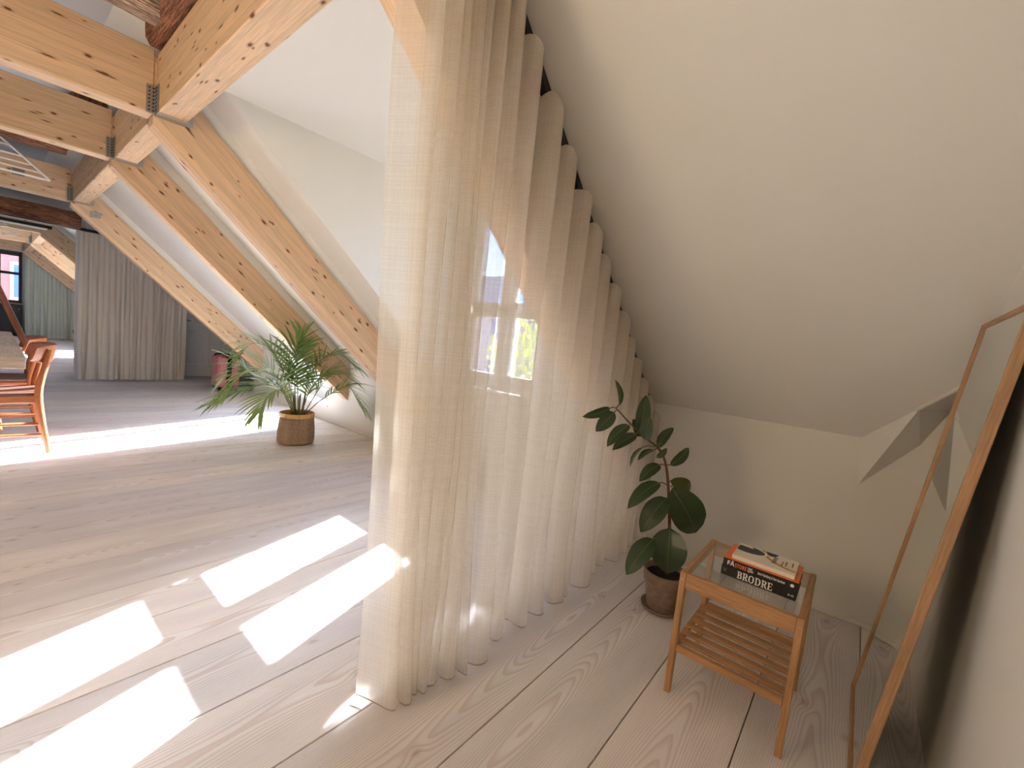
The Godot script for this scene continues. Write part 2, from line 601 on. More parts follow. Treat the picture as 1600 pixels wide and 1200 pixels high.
func roof() -> void:
	var g := G.new()
	# nook ceiling: up to z 0.028, then with the corner by the mirror cut off
	g.prism(slope_poly(AN, -0.1, K + 0.2, 0.22, SN), -1.30, 0.028)
	var q := PackedVector2Array([Vector2(-0.1, 0.028), Vector2(-0.1, 0.46), Vector2(2.115, 0.46), Vector2(2.31, ZW), Vector2(K, 0.028)])
	var lo: Array[Vector3] = []
	var hi: Array[Vector3] = []
	for p in q:
		lo.append(Vector3(p.x, AN - SN * p.x, p.y))
		hi.append(Vector3(p.x, AN - SN * p.x + 0.22, p.y))
	for e in range(1, 4):
		g.tri(lo[0], lo[e + 1], lo[e])
		g.tri(hi[0], hi[e], hi[e + 1])
	for e in 5: g.quad(lo[(e + 1) % 5], hi[(e + 1) % 5], hi[e], lo[e])
	g.prism(slope_poly(AN + 0.215, -0.1, K + 0.3, 0.06, SN), -1.30, 0.46)      # roof boards over it
	struct("ceiling", g, M.plaster)
	# boxed-in corner between nook ceiling, low wall and mirror wall
	var b := G.new()
	var p1 := Vector3(K, 0.905, 0.028)
	var p2 := Vector3(2.470, 1.083, 0.192)
	var p3 := Vector3(K, 0.674, 0.043)
	var b1 := Vector3(K, 0.914, 0.232)
	var b2 := Vector3(K, 1.085, ZW)
	var l := Vector3(2.31, 1.225, ZW)
	b.tri(p1, p3, p2)
	b.tri(p3, b1, p2)
	b.tri(b1, b2, p2)
	b.tri(b2, l, p2)
	b.tri(p1, p2, l + Vector3(0, 0.02, 0))
	struct("trim_1", b, M.plaster)
	var lip := G.new()
	lip.bar(Vector3(2.470, 1.077, 0.182), Vector3(2.31, 1.217, ZW - 0.002), 0.012, 0.012, Vector3(0.655, 0.755, 0), 0.002)
	struct("trim_2", lip, M.plaster)
	# flat ceiling over the middle, nook and room
	var f := G.new()
	f.ab(Vector3(XM - 0.45, 3.316, -1.40), Vector3(-0.05, 3.6, 0.46), 0.0)
	f.ab(Vector3(XM - 0.45, 2.8, -1.45), Vector3(-0.05, 3.6, -1.40), 0.0)
	f.ab(Vector3(XM - 0.6, 2.8, -1.40), Vector3(XM - 0.45, 3.6, 0.46), 0.0)
	f.ab(Vector3(XM - 0.55, 2.8, ZE - 0.2), Vector3(0.5, 2.95, -1.40), 0.0)
	struct("ceiling", f, M.grey_panel)
	# room slope between the dormers
	for s in [[-4.95, -3.12], [-7.3, -6.15], [-12.5, -9.5], [ZE - 0.2, -14.7]]:
		var r := G.new()
		r.prism(slope_poly(AR, 0.42, K + 0.2), s[0], s[1])
		struct("ceiling", r, M.plaster)
	var hd := G.new()                   # above the dormers and the entrance
	for s in [[-3.12, -1.30, 2.43], [-6.15, -4.95, 2.43], [-9.5, -7.3, 2.43], [-14.7, -12.5, 2.43]]:
		hd.prism(slope_poly(AR, 0.42, (AR - s[2]) / SL), s[0], s[1])
	struct("ceiling", hd, M.plaster)
	# low wall
	for s in [[-4.95, -3.12, 0.9], [-7.3, -6.15, 0.9], [-12.5, -9.5, 0.9], [ZE - 0.2, -14.7, 0.9], [-1.30, 0.03, 0.95], [0.03, 0.46, 1.5]]:
		var r := G.new()
		r.ab(Vector3(K, -0.1, s[0]), Vector3(K + 0.16, s[2], s[1]), 0.0)
		struct("wall_knee", r, M.plaster)
	for s in [[-1.30, ZW], [-4.95, -3.12], [-3.12, -1.30], [-6.15, -4.95], [-7.3, -6.15]]:
		var r := G.new()
		r.ab(Vector3(K - 0.012, 0.0, s[0]), Vector3(K, 0.018, s[1]), 0.003)
		struct("baseboard_knee", r, M.plaster)
	# entrance recess behind the third rafter
	var e := G.new()
	e.ab(Vector3(3.25, -0.1, -9.5), Vector3(3.4, 2.5, -7.3), 0.0)
	e.ab(Vector3(0.78, 2.43, -9.6), Vector3(3.4, 2.6, -7.2), 0.0)
	e.ab(Vector3(2.0, -0.03, -9.62), Vector3(3.4, 2.5, -9.5), 0.0)
	var xe := (AR - 2.43) / SL
	e.prism(PackedVector2Array([Vector2(xe, 2.43), Vector2(K, AR - SL * K), Vector2(K, 0), Vector2(3.3, 0), Vector2(3.3, 2.57), Vector2(xe - 0.15, 2.57)]), -7.4, -7.3)
	struct("wall_entrance", e, M.plaster)
	var ew := G.new()
	ew.ab(Vector3(0.86, 0, -9.5), Vector3(2.12, 2.5, -9.38), 0.0)
	ew.ab(Vector3(2.99, 0, -9.5), Vector3(3.3, 2.5, -9.38), 0.0)
	ew.ab(Vector3(2.12, 2.03, -9.5), Vector3(2.99, 2.5, -9.38), 0.0)
	struct("wall_entrance", ew, M.plaster)
	# mirror wall and far gable
	var w := G.new()
	w.ab(Vector3(XM - K - 0.3, -0.1, ZW), Vector3(K + 0.2, 3.6, ZW + 0.15), 0.0)
	struct("wall_right", w, M.plaster)
	var fg := G.new()
	for s in [[XM - K - 0.2, -0.35, -0.1, 3.0], [0.62, K + 0.2, -0.1, 3.0], [-0.35, 0.62, 2.28, 3.0], [-0.35, 0.62, -0.1, 0.9]]:
		fg.ab(Vector3(s[0], s[2], ZE - 0.2), Vector3(s[1], s[3], ZE), 0.0)
	struct("wall_gable", fg, M.plaster)
	# the other half of the roof, with skylights
	var o := G.new()
	o.prism(mirrored(slope_poly(AR, 0.42, 1.1)), ZE - 0.2, 0.46)
	o.prism(mirrored(slope_poly(AR, 2.05, K + 0.2)), ZE - 0.2, 0.46)
	var lights := [-6.4, -7.9, -10.8, -13.6]
	var z := 0.46
	for s in lights:
		o.prism(mirrored(slope_poly(AR, 1.1, 2.05)), s + 0.45, z)
		z = s - 0.45
	o.prism(mirrored(slope_poly(AR, 1.1, 2.05)), ZE - 0.2, z)
	struct("ceiling", o, M.plaster)
	var n := 4
	for s in lights:
		var wn := struct_node("window_%d" % n)
		var fr := G.new()
		for c in [[1.1, 1.14, s - 0.45, s + 0.45], [2.01, 2.05, s - 0.45, s + 0.45], [1.14, 2.01, s - 0.45, s - 0.41], [1.14, 2.01, s + 0.41, s + 0.45]]:
			fr.prism(mirrored(slope_poly(AR + 0.06, c[0], c[1], 0.08)), c[2], c[3])
		part(wn, "frame", fr, M.white_paint)
		var pn := G.new()
		pn.prism(mirrored(slope_poly(AR + 0.1, 1.14, 2.01, 0.008)), s - 0.41, s + 0.41)
		part(wn, "pane", pn, M.pane_glass)
		n += 1
	var lw := G.new()
	lw.ab(Vector3(XM - K - 0.16, -0.1, ZE - 0.2), Vector3(XM - K, 0.95, 0.46), 0.0)
	struct("wall_left", lw, M.plaster)
	# dormers
	dormer(-3.02, -1.40, 2.43, 0.78, 2.9, 1, [[-2.876, -2.556], [-2.40, -2.13], [-1.79, -1.47]], [[0.90, 1.405], [1.535, 2.28]], true)
	dormer(-6.05, -5.05, 2.43, 0.2, 2.95, 2, [[-5.97, -5.79], [-5.72, -5.12]], [[0.36, 2.28]], true)
	dormer(-14.6, -12.6, 2.43, 0.5, 2.9, 3, [[-14.4, -13.7], [-13.5, -12.8]], [[0.62, 2.25]], false)
	# far gable window: dark frame with two rows of panes
	var gw := struct_node("window_10")
	gw.position = Vector3(0, 0, ZE)
	var gf := G.new()
	for s in [[-0.35, 0.62, 2.17, 2.28], [-0.35, 0.62, 0.9, 0.96], [0.56, 0.62, 0.96, 2.17], [-0.35, -0.29, 0.96, 2.17], [0.10, 0.24, 0.96, 2.17], [0.24, 0.56, 1.66, 1.73], [-0.29, 0.10, 1.66, 1.73]]:
		gf.ab(Vector3(s[0], s[2], -0.12), Vector3(s[1], s[3], 0.03), 0.003)
	part(gw, "frame", gf, M.charcoal)
	for s in [[0.24, 0.56, 0.96, 1.66], [0.24, 0.56, 1.73, 2.17], [-0.29, 0.10, 0.96, 1.66], [-0.29, 0.10, 1.73, 2.17]]:
		var pn := G.new()
		pn.ab(Vector3(s[0], s[2], -0.06), Vector3(s[1], s[3], -0.055), 0.0)
		part(gw, "pane", pn, M.pane_glass)

func the_floor() -> void:
	var f := struct_node("floor")
	var sf := G.new()
	sf.ab(Vector3(XM - K - 0.2, -0.2, ZE - 0.2), Vector3(3.4, -0.034, 0.46), 0.0)
	part(f, "subfloor", sf, M.subfloor)
	var meshes := []
	for k in 6:
		var g := G.new()
		var s := Vector3(4.1, 0.034, 0.2965)
		var uo := Vector2(0.37 * k, 0.15)
		g.box(Transform3D(), s, 0.0016, uo)
		# texture runs 4 m by 0.3 m; every other board is turned round
		for a in g.t.size():
			var uv := g.t[a]
			g.t[a] = Vector2(uv.x / 4.0, clampf(uv.y / 0.3, 0.005, 0.995)) if k % 2 == 0 else Vector2(-uv.x / 4.0, 1.0 - clampf(uv.y / 0.3, 0.005, 0.995))
		meshes.append(g.mesh())
	var z := -0.152 + 0.3 * 1.5
	var k := 0
	while z - 0.15 > ZE:
		for s in 2:
			var me: Mesh = meshes[(k * 5 + s * 2 + k / 3) % 6]
			var o := part_mesh(f, "plank", me, M["floorboard%d" % ((k * 3 + s + k / 4) % 4)])
			o.position = Vector3(0.64 - 4.102 * s, -0.017, z)
		if z < -7.2 and z > -9.6:
			var e := part_mesh(f, "plank", meshes[k % 6], M.floorboard2)
			e.position = Vector3(0.64 + 4.102, -0.017, z)
			e.scale = Vector3(1, 1, 1)
		z -= 0.3
		k += 1

# ---------------------------------------------------------------- timber frame
const AL := 2.74          # lower edge of the rafters: y = AL - SL * x
const AU := 3.10          # upper edge

func truss(z: float, names: Array, full := true) -> void:
	# z: face turned to the nook; 0.12 thick
	var r := thing("rafter", names[0], "beam", Vector3(0, 0, z), 0, "pine rafters of the roof")
	var g := G.new()
	var x0 := 0.60
	var a := Vector3(x0, (AL + AU) * 0.5 - SL * x0, -0.06)
	var b := Vector3(K + 0.12, (AL + AU) * 0.5 - SL * (K + 0.12), -0.06)
	var len := a.distance_to(b)
	var dep := (AU - AL) * cos(atan(SL))
	# body cut plumb at both ends
	var ps := PackedVector2Array([Vector2(x0, AL - SL * x0), Vector2(K + 0.02, AL - SL * (K + 0.02)), Vector2(K + 0.02, AU - SL * (K + 0.02)), Vector2(x0, AU - SL * x0)])
	g.prism(ps, -0.12, 0.0)
	var dir := Vector2(1, -SL).normalized()
	var nor := Vector2(SL, 1).normalized()
	for q in g.v.size():
		var p := Vector2(g.v[q].x, g.v[q].y)
		if absf(g.n[q].z) > 0.5: g.t[q] = Vector2(p.dot(dir) + z * 0.77, p.dot(nor) - 2.04)
		else: g.t[q] = Vector2(p.dot(dir) + z, g.v[q].z + 0.1)
	part(r, "timber", g, M.glulam)
	var f := G.new()
	f.prism(PackedVector2Array([Vector2(0.75, AU - SL * 0.75), Vector2(K, AU - SL * K), Vector2(K, AR - SL * K if z < -1.4 else AN - SN * K), Vector2(0.75, AR - SL * 0.75 if z < -1.4 else AN - SN * 0.75)]), -0.10, -0.02)
	part(r, "packing_strip", f, M.plaster)
	if not full: return
	var t := thing("tie_beam", names[1], "beam", Vector3(0, 0, z), 0, "pine tie beams under the ceiling")
	var h := G.new()
	h.ab(Vector3(XM - 0.6, 2.25, -0.12), Vector3(0.6, 2.60, 0.0), 0.006, Vector2(z * 0.9, 0.2))
	part(t, "timber", h, M.glulam)

func hanger(p: Node, at: Vector3, s: float) -> void:
	# folded steel shoe that carries the end of a purlin; s is +1 when the beam lies towards +z
	var g := G.new()
	g.ab(at + Vector3(-0.004, -0.006, 0), at + Vector3(0.134, 0.0, s * 0.075), 0.001)
	g.ab(at + Vector3(-0.006, -0.006, 0), at + Vector3(-0.001, 0.15, s * 0.07), 0.001)
	g.ab(at + Vector3(0.131, -0.006, 0), at + Vector3(0.136, 0.15, s * 0.07), 0.001)
	g.ab(at + Vector3(-0.045, 0.0, s * 0.002), at + Vector3(-0.002, 0.15, s * 0.006), 0.001)
	g.ab(at + Vector3(0.132, 0.0, s * 0.002), at + Vector3(0.175, 0.15, s * 0.006), 0.001)
	var o := part(p, "joist_hanger", g, M.steel)
	var nails := G.new()
	for k in 7:
		for c in 2:
			nails.ab(at + Vector3(-0.036 + 0.018 * c, 0.012 + 0.02 * k, s * 0.006), at + Vector3(-0.028 + 0.018 * c, 0.019 + 0.02 * k, s * 0.009), 0.001)
			nails.ab(at + Vector3(-0.009, 0.012 + 0.02 * k, s * (0.02 + 0.025 * c)), at + Vector3(-0.006, 0.019 + 0.02 * k, s * (0.028 + 0.025 * c)), 0.001)
	part(o, "nails", nails, M.black_metal)

func purlin(z0: float, z1: float, label: String) -> void:
	var p := thing("purlin", label, "beam", Vector3(0.61, 2.25, (z0 + z1) * 0.5), 0, "pine purlins along the roof")
	var h := (z1 - z0) * 0.5
	var g := G.new()
	g.ab(Vector3(0, 0, -h), Vector3(0.13, 0.33, h), 0.006, Vector2(z0 * 0.63, 0.2))
	part(p, "timber", g, M.glulam)
	hanger(p, Vector3(0, 0, -h), 1.0)
	hanger(p, Vector3(0, 0, h), -1.0)

func frame() -> void:
	truss(-1.09, ["pine rafter close behind the sheer curtain", "pine tie beam overhead nearest the nook"])
	truss(-3.3, ["wide pine rafter running down to the edge of the sheer curtain", "large pine tie beam in the top left corner of the photo"])
	truss(-4.6, ["pine rafter coming down behind the potted palm", "second pine tie beam, just behind the largest one"])
	truss(-7.1, ["pine rafter coming down beside the pink suitcase", "third pine tie beam, with a small steel bolt plate"])
	truss(-11.4, ["short stretch of pale rafter right of the green curtain, foremost of three", "far tie beam in front of the other two, left of the grey curtain"])
	truss(-14.0, ["middle of the three far rafters above the green curtain", "middle of the far tie beams above the dining chairs"])
	truss(-17.0, ["farthest pale rafter, just above the top of the green curtain", "farthest tie beam, above the dark-framed window"])
	purlin(-3.3, -1.21, "pale-bottomed purlin crossing the top of the photo, nearest to the curtain")
	purlin(-4.6, -3.42, "short purlin between the first and second tie beam from the camera")
	purlin(-7.1, -4.72, "purlin between the second and third tie beam, above the far grey curtain")
	purlin(-14.0, -11.52, "far purlin between the tie beams beyond the grey curtain")
	purlin(-17.0, -14.12, "farthest purlin, close to the dark-framed window")
	for d in [[Vector3(0.21, 2.42, -7.095), "small steel bolt plate on the third tie beam", 0.0], [Vector3(0.80, 2.16, -7.095), "small steel bolt plate at the top of the rafter beside the suitcase", 0.0]]:
		var b := thing("bolt_plate", d[1], "bolt plate", d[0], 0, "steel bolt plates")
		var g := G.new()
		g.ab(Vector3(-0.045, -0.035, -0.006), Vector3(0.045, 0.035, 0.003), 0.002)
		part(b, "washer_plate", g, M.steel)
		var h := G.new()
		h.tube([Vector3(0.012, 0, 0.002), Vector3(0.012, 0, 0.02)], [0.014], 6)
		part(b, "bolt", h, M.steel)
	# old timbers between the new ones
	old_beam("old_beam", Vector3(0.605, 2.68, -3.28), Vector3(0.605, 2.68, -1.42), 0.11, 0.17, M.old_timber, "rough red-brown old beam beside the nearest purlin at the top")
	old_beam("old_beam", Vector3(-2.6, 2.69, -3.04), Vector3(0.56, 2.69, -3.04), 0.16, 0.15, M.old_timber_pale, "pale weathered old beam meeting the red-brown one at the top edge")
	old_beam("old_beam", Vector3(-2.9, 2.68, -6.35), Vector3(0.50, 2.68, -6.35), 0.2, 0.22, M.old_timber, "dark red old beam in front of the third tie beam")
	old_beam("old_beam", Vector3(0.50, 2.69, -6.24), Vector3(0.50, 2.69, -4.74), 0.18, 0.2, M.old_timber, "short red old beam between the second and third tie beams")
	old_beam("old_beam", Vector3(-3.2, 2.21, -8.35), Vector3(0.80, 2.21, -8.35), 0.2, 0.2, M.old_timber, "brown old beam above the linear lamp and the far grey curtain")
	var lin := G.new()
	lin.ab(Vector3(XM - 0.2, 2.17, -9.0), Vector3(0.9, 2.8, -8.85), 0.0)
	struct("wall_lintel", lin, M.grey_panel)

func old_beam(called: String, a: Vector3, b: Vector3, w: float, h: float, m: Material, label: String) -> void:
	# hand-hewn: an uneven four-sided section
	var f := noise(int(absf(a.z) * 100))
	var rows := []
	var uvs := []
	var z := (b - a).normalized()
	var x := Vector3.UP.cross(z).normalized()
	for k in 25:
		var c := a.lerp(b, k / 24.0)
		var row := []
		var uv := []
		for s in 13:
			var an := TAU * s / 12.0
			var d := Vector2(cos(an), sin(an))
			d /= pow(pow(absf(d.x), 5.0) + pow(absf(d.y), 5.0), 0.2)
			var q := 1.0 + 0.07 * f.get_noise_3d(k * 0.35, cos(an) * 1.5, sin(an) * 1.5)
			row.append(c + (x * d.x * w * 0.5 + Vector3.UP * d.y * h * 0.5) * q)
			uv.append(Vector2(a.distance_to(b) * k / 24.0, s * 0.06))
		rows.append(row)
		uvs.append(uv)
	var g := G.new()
	g.grid(rows, false, 1, 1, uvs)
	for e in 2:
		var row: Array = rows[24 if e else 0]
		for s in 12:
			if e: g.tri(b, row[s], row[s + 1])
			else: g.tri(a, row[s + 1], row[s])
	var o := part(self, called, g, m)
	tag(o, label, "beam", "old roof timbers")

# ---------------------------------------------------------------- curtains
func curtain_rows(path: Array, top: Callable, bottom: float, n: int, sway: float, lean := 0.0) -> Array:
	var out := []
	var uvs := []
	var f := noise(77)
	var len := [0.0]
	for k in range(1, path.size()): len.append(len[k - 1] + path[k].distance_to(path[k - 1]))
	for r in n + 1:
		var row := []
		var uv := []
		var q := r / float(n)
		for k in path.size():
			var p: Vector2 = path[k]
			var yt: float = top.call(p.x)
			var y := lerpf(yt, bottom, q)
			var dx := sway * q * f.get_noise_2d(p.x * 5.0, q * 0.8)
			var dz := sway * 1.5 * q * f.get_noise_2d(p.x * 4.0 + 90.0, q * 0.9)
			dx -= lean * (y / 2.5) * clampf((1.25 - p.x) / 0.45, 0.0, 1.0)
			row.append(Vector3(p.x + dx, y, p.y + dz))
			uv.append(Vector2(len[k], -y))
		out.append(row)
		uvs.append(uv)
	return [out, uvs]

func sheer_curtain() -> void:
	var top := func(x: float) -> float: return AN - SN * x - 0.098
	# plan of the cloth: a flat leading edge, a gathered stack, then even waves
	var path: Array = [Vector2(0.728, -1.078), Vector2(0.741, -1.052), Vector2(0.755, -1.026), Vector2(0.767, -1.000), Vector2(0.776, -0.976), Vector2(0.785, -0.962), Vector2(0.796, -0.958), Vector2(0.806, -0.968)]
	var st := RandomNumberGenerator.new()
	st.seed = 5
	var x := 0.815
	var folds := []
	for k in 6:
		var w: float = [0.040, 0.034, 0.046, 0.036, 0.050, 0.062][k]
		var am: float = [0.060, 0.045, 0.055, 0.042, 0.060, 0.066][k]
		for s in 12:
			var a := TAU * s / 12.0
			path.append(Vector2(x + w * (s / 12.0) + 0.010 * sin(2.0 * a), -1.005 - am * cos(a)))
		x += w
	var n := 0
	while x < 2.60:
		var w := 0.124 + st.randf_range(-0.014, 0.014)
		var am := 0.060 + st.randf_range(-0.006, 0.006)
		var sh := 0.012 + st.randf_range(-0.008, 0.010)
		for s in 18:
			var a := TAU * s / 18.0
			path.append(Vector2(x + w * (s / 18.0) + sh * sin(2.0 * a), -1.005 - am * cos(a)))
		x += w
		n += 1
	path.append(Vector2(minf(x, 2.655), -1.06))
	var c := thing("sheer_curtain", "floor-length sheer off-white linen curtain with wave folds dividing the nook from the room", "curtain", Vector3.ZERO)
	var rw := curtain_rows(path, top, 0.014, 26, 0.020, LEAN)
	var g := G.new()
	g.grid(rw[0], false, 1, 1, rw[1])
	part(c, "cloth", g, M.linen)
	# doubled heading at the top, and the stitched hem
	var hr := []
	var hu := []
	for q in [0.0, 0.05, 0.10]:
		var row := []
		var uv := []
		for k in path.size():
			var p: Vector2 = path[k]
			var tg: Vector2 = (path[mini(k + 1, path.size() - 1)] - path[maxi(k - 1, 0)]).normalized()
			row.append(Vector3(p.x + tg.y * 0.0035 - LEAN * (top.call(p.x) / 2.5) * clampf((1.25 - p.x) / 0.45, 0.0, 1.0), top.call(p.x) - q, p.y - tg.x * 0.0035))
			uv.append(Vector2(k * 0.011, q))
		hr.append(row)
		hu.append(uv)
	var h := G.new()
	h.grid(hr, false, 1, 1, hu)
	part(c, "heading_tape", h, M.heading_linen)
	var hm := G.new()
	var last: Array = rw[0][26]
	var rows := [[], []]
	for p in last:
		rows[0].append(p + Vector3(0, 0.004, 0.0012))
		rows[1].append(p + Vector3(0, 0.0, 0.0012))
	hm.grid(rows)
	part(c, "hem", hm, M.hem_thread)
	var t := thing("curtain_track", "black curtain track fixed up the sloping ceiling", "curtain track", Vector3.ZERO)
	var b := G.new()
	var a0 := Vector3(0.45, AN - SN * 0.45 - 0.026, -1.03)
	var a1 := Vector3(2.668, AN - SN * 2.668 - 0.026, -1.03)
	b.bar(a0, a1, 0.034, 0.03, Vector3(0.655, 0.755, 0), 0.003)
	part(t, "rail", b, M.black_metal)
	var gx := 1.05
	while gx < 2.62:
		var gl := G.new()
		gl.ab(Vector3(gx - 0.006, top.call(gx) - 0.012, -1.036), Vector3(gx + 0.006, AN - SN * gx - 0.045, -1.024), 0.002)
		part(t, "glider", gl, M.black_metal)
		gx += 0.124

func plain_curtain(called: String, label: String, z: float, x0: float, x1: float, top: Callable, period: float, m: Material, seed_: int) -> void:
	var path := []
	var r := RandomNumberGenerator.new()
	r.seed = seed_
	var x := x0
	while x < x1:
		var w := period * r.randf_range(0.75, 1.25)
		var am := period * 0.32 * r.randf_range(0.7, 1.2)
		for s in 10:
			var a := TAU * s / 10.0
			path.append(Vector2(minf(x + w * s / 10.0 + period * 0.08 * sin(2 * a), x1), -am * cos(a)))
		x += w
	var c := thing(called, label, "curtain", Vector3(0, 0, z))
	var rw := curtain_rows(path, top, 0.012, 12, 0.02)
	var g := G.new()
	g.grid(rw[0], false, 1, 1, rw[1])
	part(c, "cloth", g, m)
	var hr := [[], []]
	for p in path:
		hr[0].append(Vector3(p.x, top.call(p.x), p.y + 0.004))
		hr[1].append(Vector3(p.x, top.call(p.x) - 0.08, p.y + 0.004))
	var h := G.new()
	h.grid(hr)
	part(c, "heading_tape", h, m)

# ---------------------------------------------------------------- nook furniture
func nightstand() -> void:
	var t := thing("nightstand", "small bamboo nightstand with glass top and slatted lower shelf", "nightstand", Vector3(1.733, 0, -0.219))
	var hx := 0.200
	var hz := 0.182
	for sx in [-1, 1]:
		for sz in [-1, 1]:
			var g := G.new()
			g.box(Transform3D(Basis(), Vector3(sx * (hx - 0.013), 0.225, sz * (hz - 0.010))), Vector3(0.026, 0.45, 0.020), 0.002, Vector2(sx * 0.3, sz * 0.2))
			var l := part(t, "leg", g, M.bamboo)
			if sx < 0:
				var b := G.new()
				b.tube([Vector3(-hx + 0.002, 0.425, sz * (hz - 0.010)), Vector3(-hx - 0.0015, 0.425, sz * (hz - 0.010))], [0.004], 10)
				part(l, "bolt", b, M.steel)
	for sx in [-1, 1]:
		var g := G.new()
		g.box(Transform3D(Basis(), Vector3(sx * (hx - 0.012), 0.421, 0)), Vector3(0.018, 0.054, 2 * hz - 0.040), 0.002, Vector2(sx * 0.2, 0.1))
		part(t, "long_rail", g, M.bamboo)
		var s := G.new()
		s.box(Transform3D(Basis(), Vector3(sx * (hx - 0.013), 0.172, 0)), Vector3(0.020, 0.024, 2 * hz - 0.040), 0.002, Vector2(sx * 0.4, 0.3))
		part(t, "shelf_rail", s, M.bamboo)
	for sz in [-1, 1]:
		var g := G.new()
		g.box(Transform3D(Basis(), Vector3(0, 0.434, sz * (hz - 0.010))), Vector3(2 * hx - 0.052, 0.030, 0.016), 0.002, Vector2(sz * 0.25, 0.5))
		part(t, "side_rail", g, M.bamboo)
		var s := G.new()
		s.box(Transform3D(Basis(), Vector3(0, 0.160, sz * (hz - 0.010))), Vector3(2 * hx - 0.052, 0.024, 0.016), 0.002, Vector2(sz * 0.15, 0.7))
		part(t, "shelf_bearer", s, M.bamboo)
	var slat := G.new()
	slat.box(Transform3D(), Vector3(0.030, 0.010, 2 * hz - 0.012), 0.0015, Vector2(0.1, 0.2))
	var sm := slat.mesh()
	for k in 6:
		var o := part_mesh(t, "slat", sm, M.bamboo)
		o.position = Vector3(-0.140 + 0.056 * k, 0.1775, 0)
	var gl := G.new()
	gl.box(Transform3D(Basis(), Vector3(0, 0.4455, 0)), Vector3(2 * hx - 0.040, 0.005, 2 * hz - 0.034), 0.0005)
	part(t, "glass_top", gl, M.table_glass)

func book(called: String, label: String, at: Vector3, s: Vector3, cover: Material, spine: Material) -> Node3D:
	# s: depth (x), thickness (y), length (z); the spine looks towards -x
	var b := thing(called, label, "book", at, 0, "books stacked on the nightstand")
	var c := G.new()
	c.ab(Vector3(0, s.y - 0.002, 0), Vector3(s.x, s.y, s.z), 0.0006)
	part(b, "front_cover", c, cover)
	var d := G.new()
	d.ab(Vector3(0, 0, 0), Vector3(s.x, 0.002, s.z), 0.0006)
	part(b, "back_cover", d, spine)
	var e := G.new()
	e.ab(Vector3(-0.001, 0, 0), Vector3(0.0015, s.y - 0.0005, s.z), 0.0006)
	part(b, "spine", e, spine)
	var p := G.new()
	p.ab(Vector3(0.0015, 0.002, 0.003), Vector3(s.x - 0.003, s.y - 0.002, s.z - 0.003), 0.0)
	part(b, "page_block", p, M.pages)
	return b

func books() -> void:
	var y := 0.4485
	var on_spine := Basis(Vector3(0, 0, 1), Vector3(0, 1, 0), Vector3(-1, 0, 0))
	var b := book("book", "thick black book at the bottom of the stack, white stencil title on the spine", Vector3(1.643, y, -0.297), Vector3(0.165, 0.034, 0.224), M.book_black, M.book_black)
	text(b, "title", "BRODRE", 0.025, Transform3D(on_spine, Vector3(-0.0013, 0.0165, 0.104)), M.print_white, true, 0.106)
	text(b, "mark", "A-O", 0.006, Transform3D(on_spine, Vector3(-0.0013, 0.014, 0.209)), M.print_white, false, 0.017)
	text(b, "small_print", "III", 0.011, Transform3D(on_spine, Vector3(-0.0013, 0.018, 0.012)), M.print_grey, false, 0.010)
	var c := book("book", "orange book with a black spine, middle of the stack", Vector3(1.641, y + 0.0345, -0.294), Vector3(0.160, 0.027, 0.222), M.book_orange, M.book_black)
	text(c, "title", "FÅ", 0.015, Transform3D(on_spine, Vector3(-0.0013, 0.013, 0.024)), M.print_white, false, 0.022)
	text(c, "title", "STORE", 0.014, Transform3D(on_spine, Vector3(-0.0013, 0.012, 0.056)), M.print_orange, false, 0.036)
	text(c, "title", "TING", 0.0065, Transform3D(on_spine, Vector3(-0.0013, 0.0165, 0.084)), M.print_white, false, 0.014)
	text(c, "title", "GJORT", 0.0065, Transform3D(on_spine, Vector3(-0.0013, 0.0085, 0.086)), M.print_white, false, 0.018)
	text(c, "authors", "Bent Flyvbjerg & Dan Gardner", 0.008, Transform3D(on_spine, Vector3(-0.0013, 0.013, 0.147)), M.print_white, false, 0.078)
	var em := G.new()
	em.tube([Vector3(-0.0008, 0.013, 0.206), Vector3(-0.0018, 0.013, 0.206)], [0.0055], 14)
	part(c, "publisher_mark", em, M.print_white)
	text(c, "small_print", "I", 0.012, Transform3D(Basis(Vector3(0, 0, 1), Vector3(1, 0, 0), Vector3(0, 1, 0)), Vector3(0.080, 0.0272, 0.212)), M.print_grey)
	var d := book("book", "thin pale paperback on top of the stack with navy and ochre cover art", Vector3(1.656, y + 0.062, -0.272), Vector3(0.135, 0.014, 0.186), M.book_white, M.book_white)
	var art := G.new()
	art.quad(Vector3(0.002, 0.0143, 0.002), Vector3(0.002, 0.0143, 0.184), Vector3(0.133, 0.0143, 0.184), Vector3(0.133, 0.0143, 0.002), Vector2(0, 1), Vector2(1, 1), Vector2(1, 0), Vector2(0, 0))
	part(d, "cover_art", art, M.cover_print)
	var on_top := Basis(Vector3(1, 0, 0), Vector3(0, 0, -1), Vector3(0, 1, 0))
	text(d, "cover_title", "homes", 0.015, Transform3D(on_top, Vector3(0.074, 0.0146, 0.118)), M.print_grey, false, 0.062)
	for k in 3:
		text(d, "cover_print", ["lene ross", "tina holm", "nordic"][k], 0.005, Transform3D(on_top, Vector3(0.066 + 0.008 * k, 0.0146, [0.142, 0.153, 0.171][k])), M.print_grey, false, 0.040)

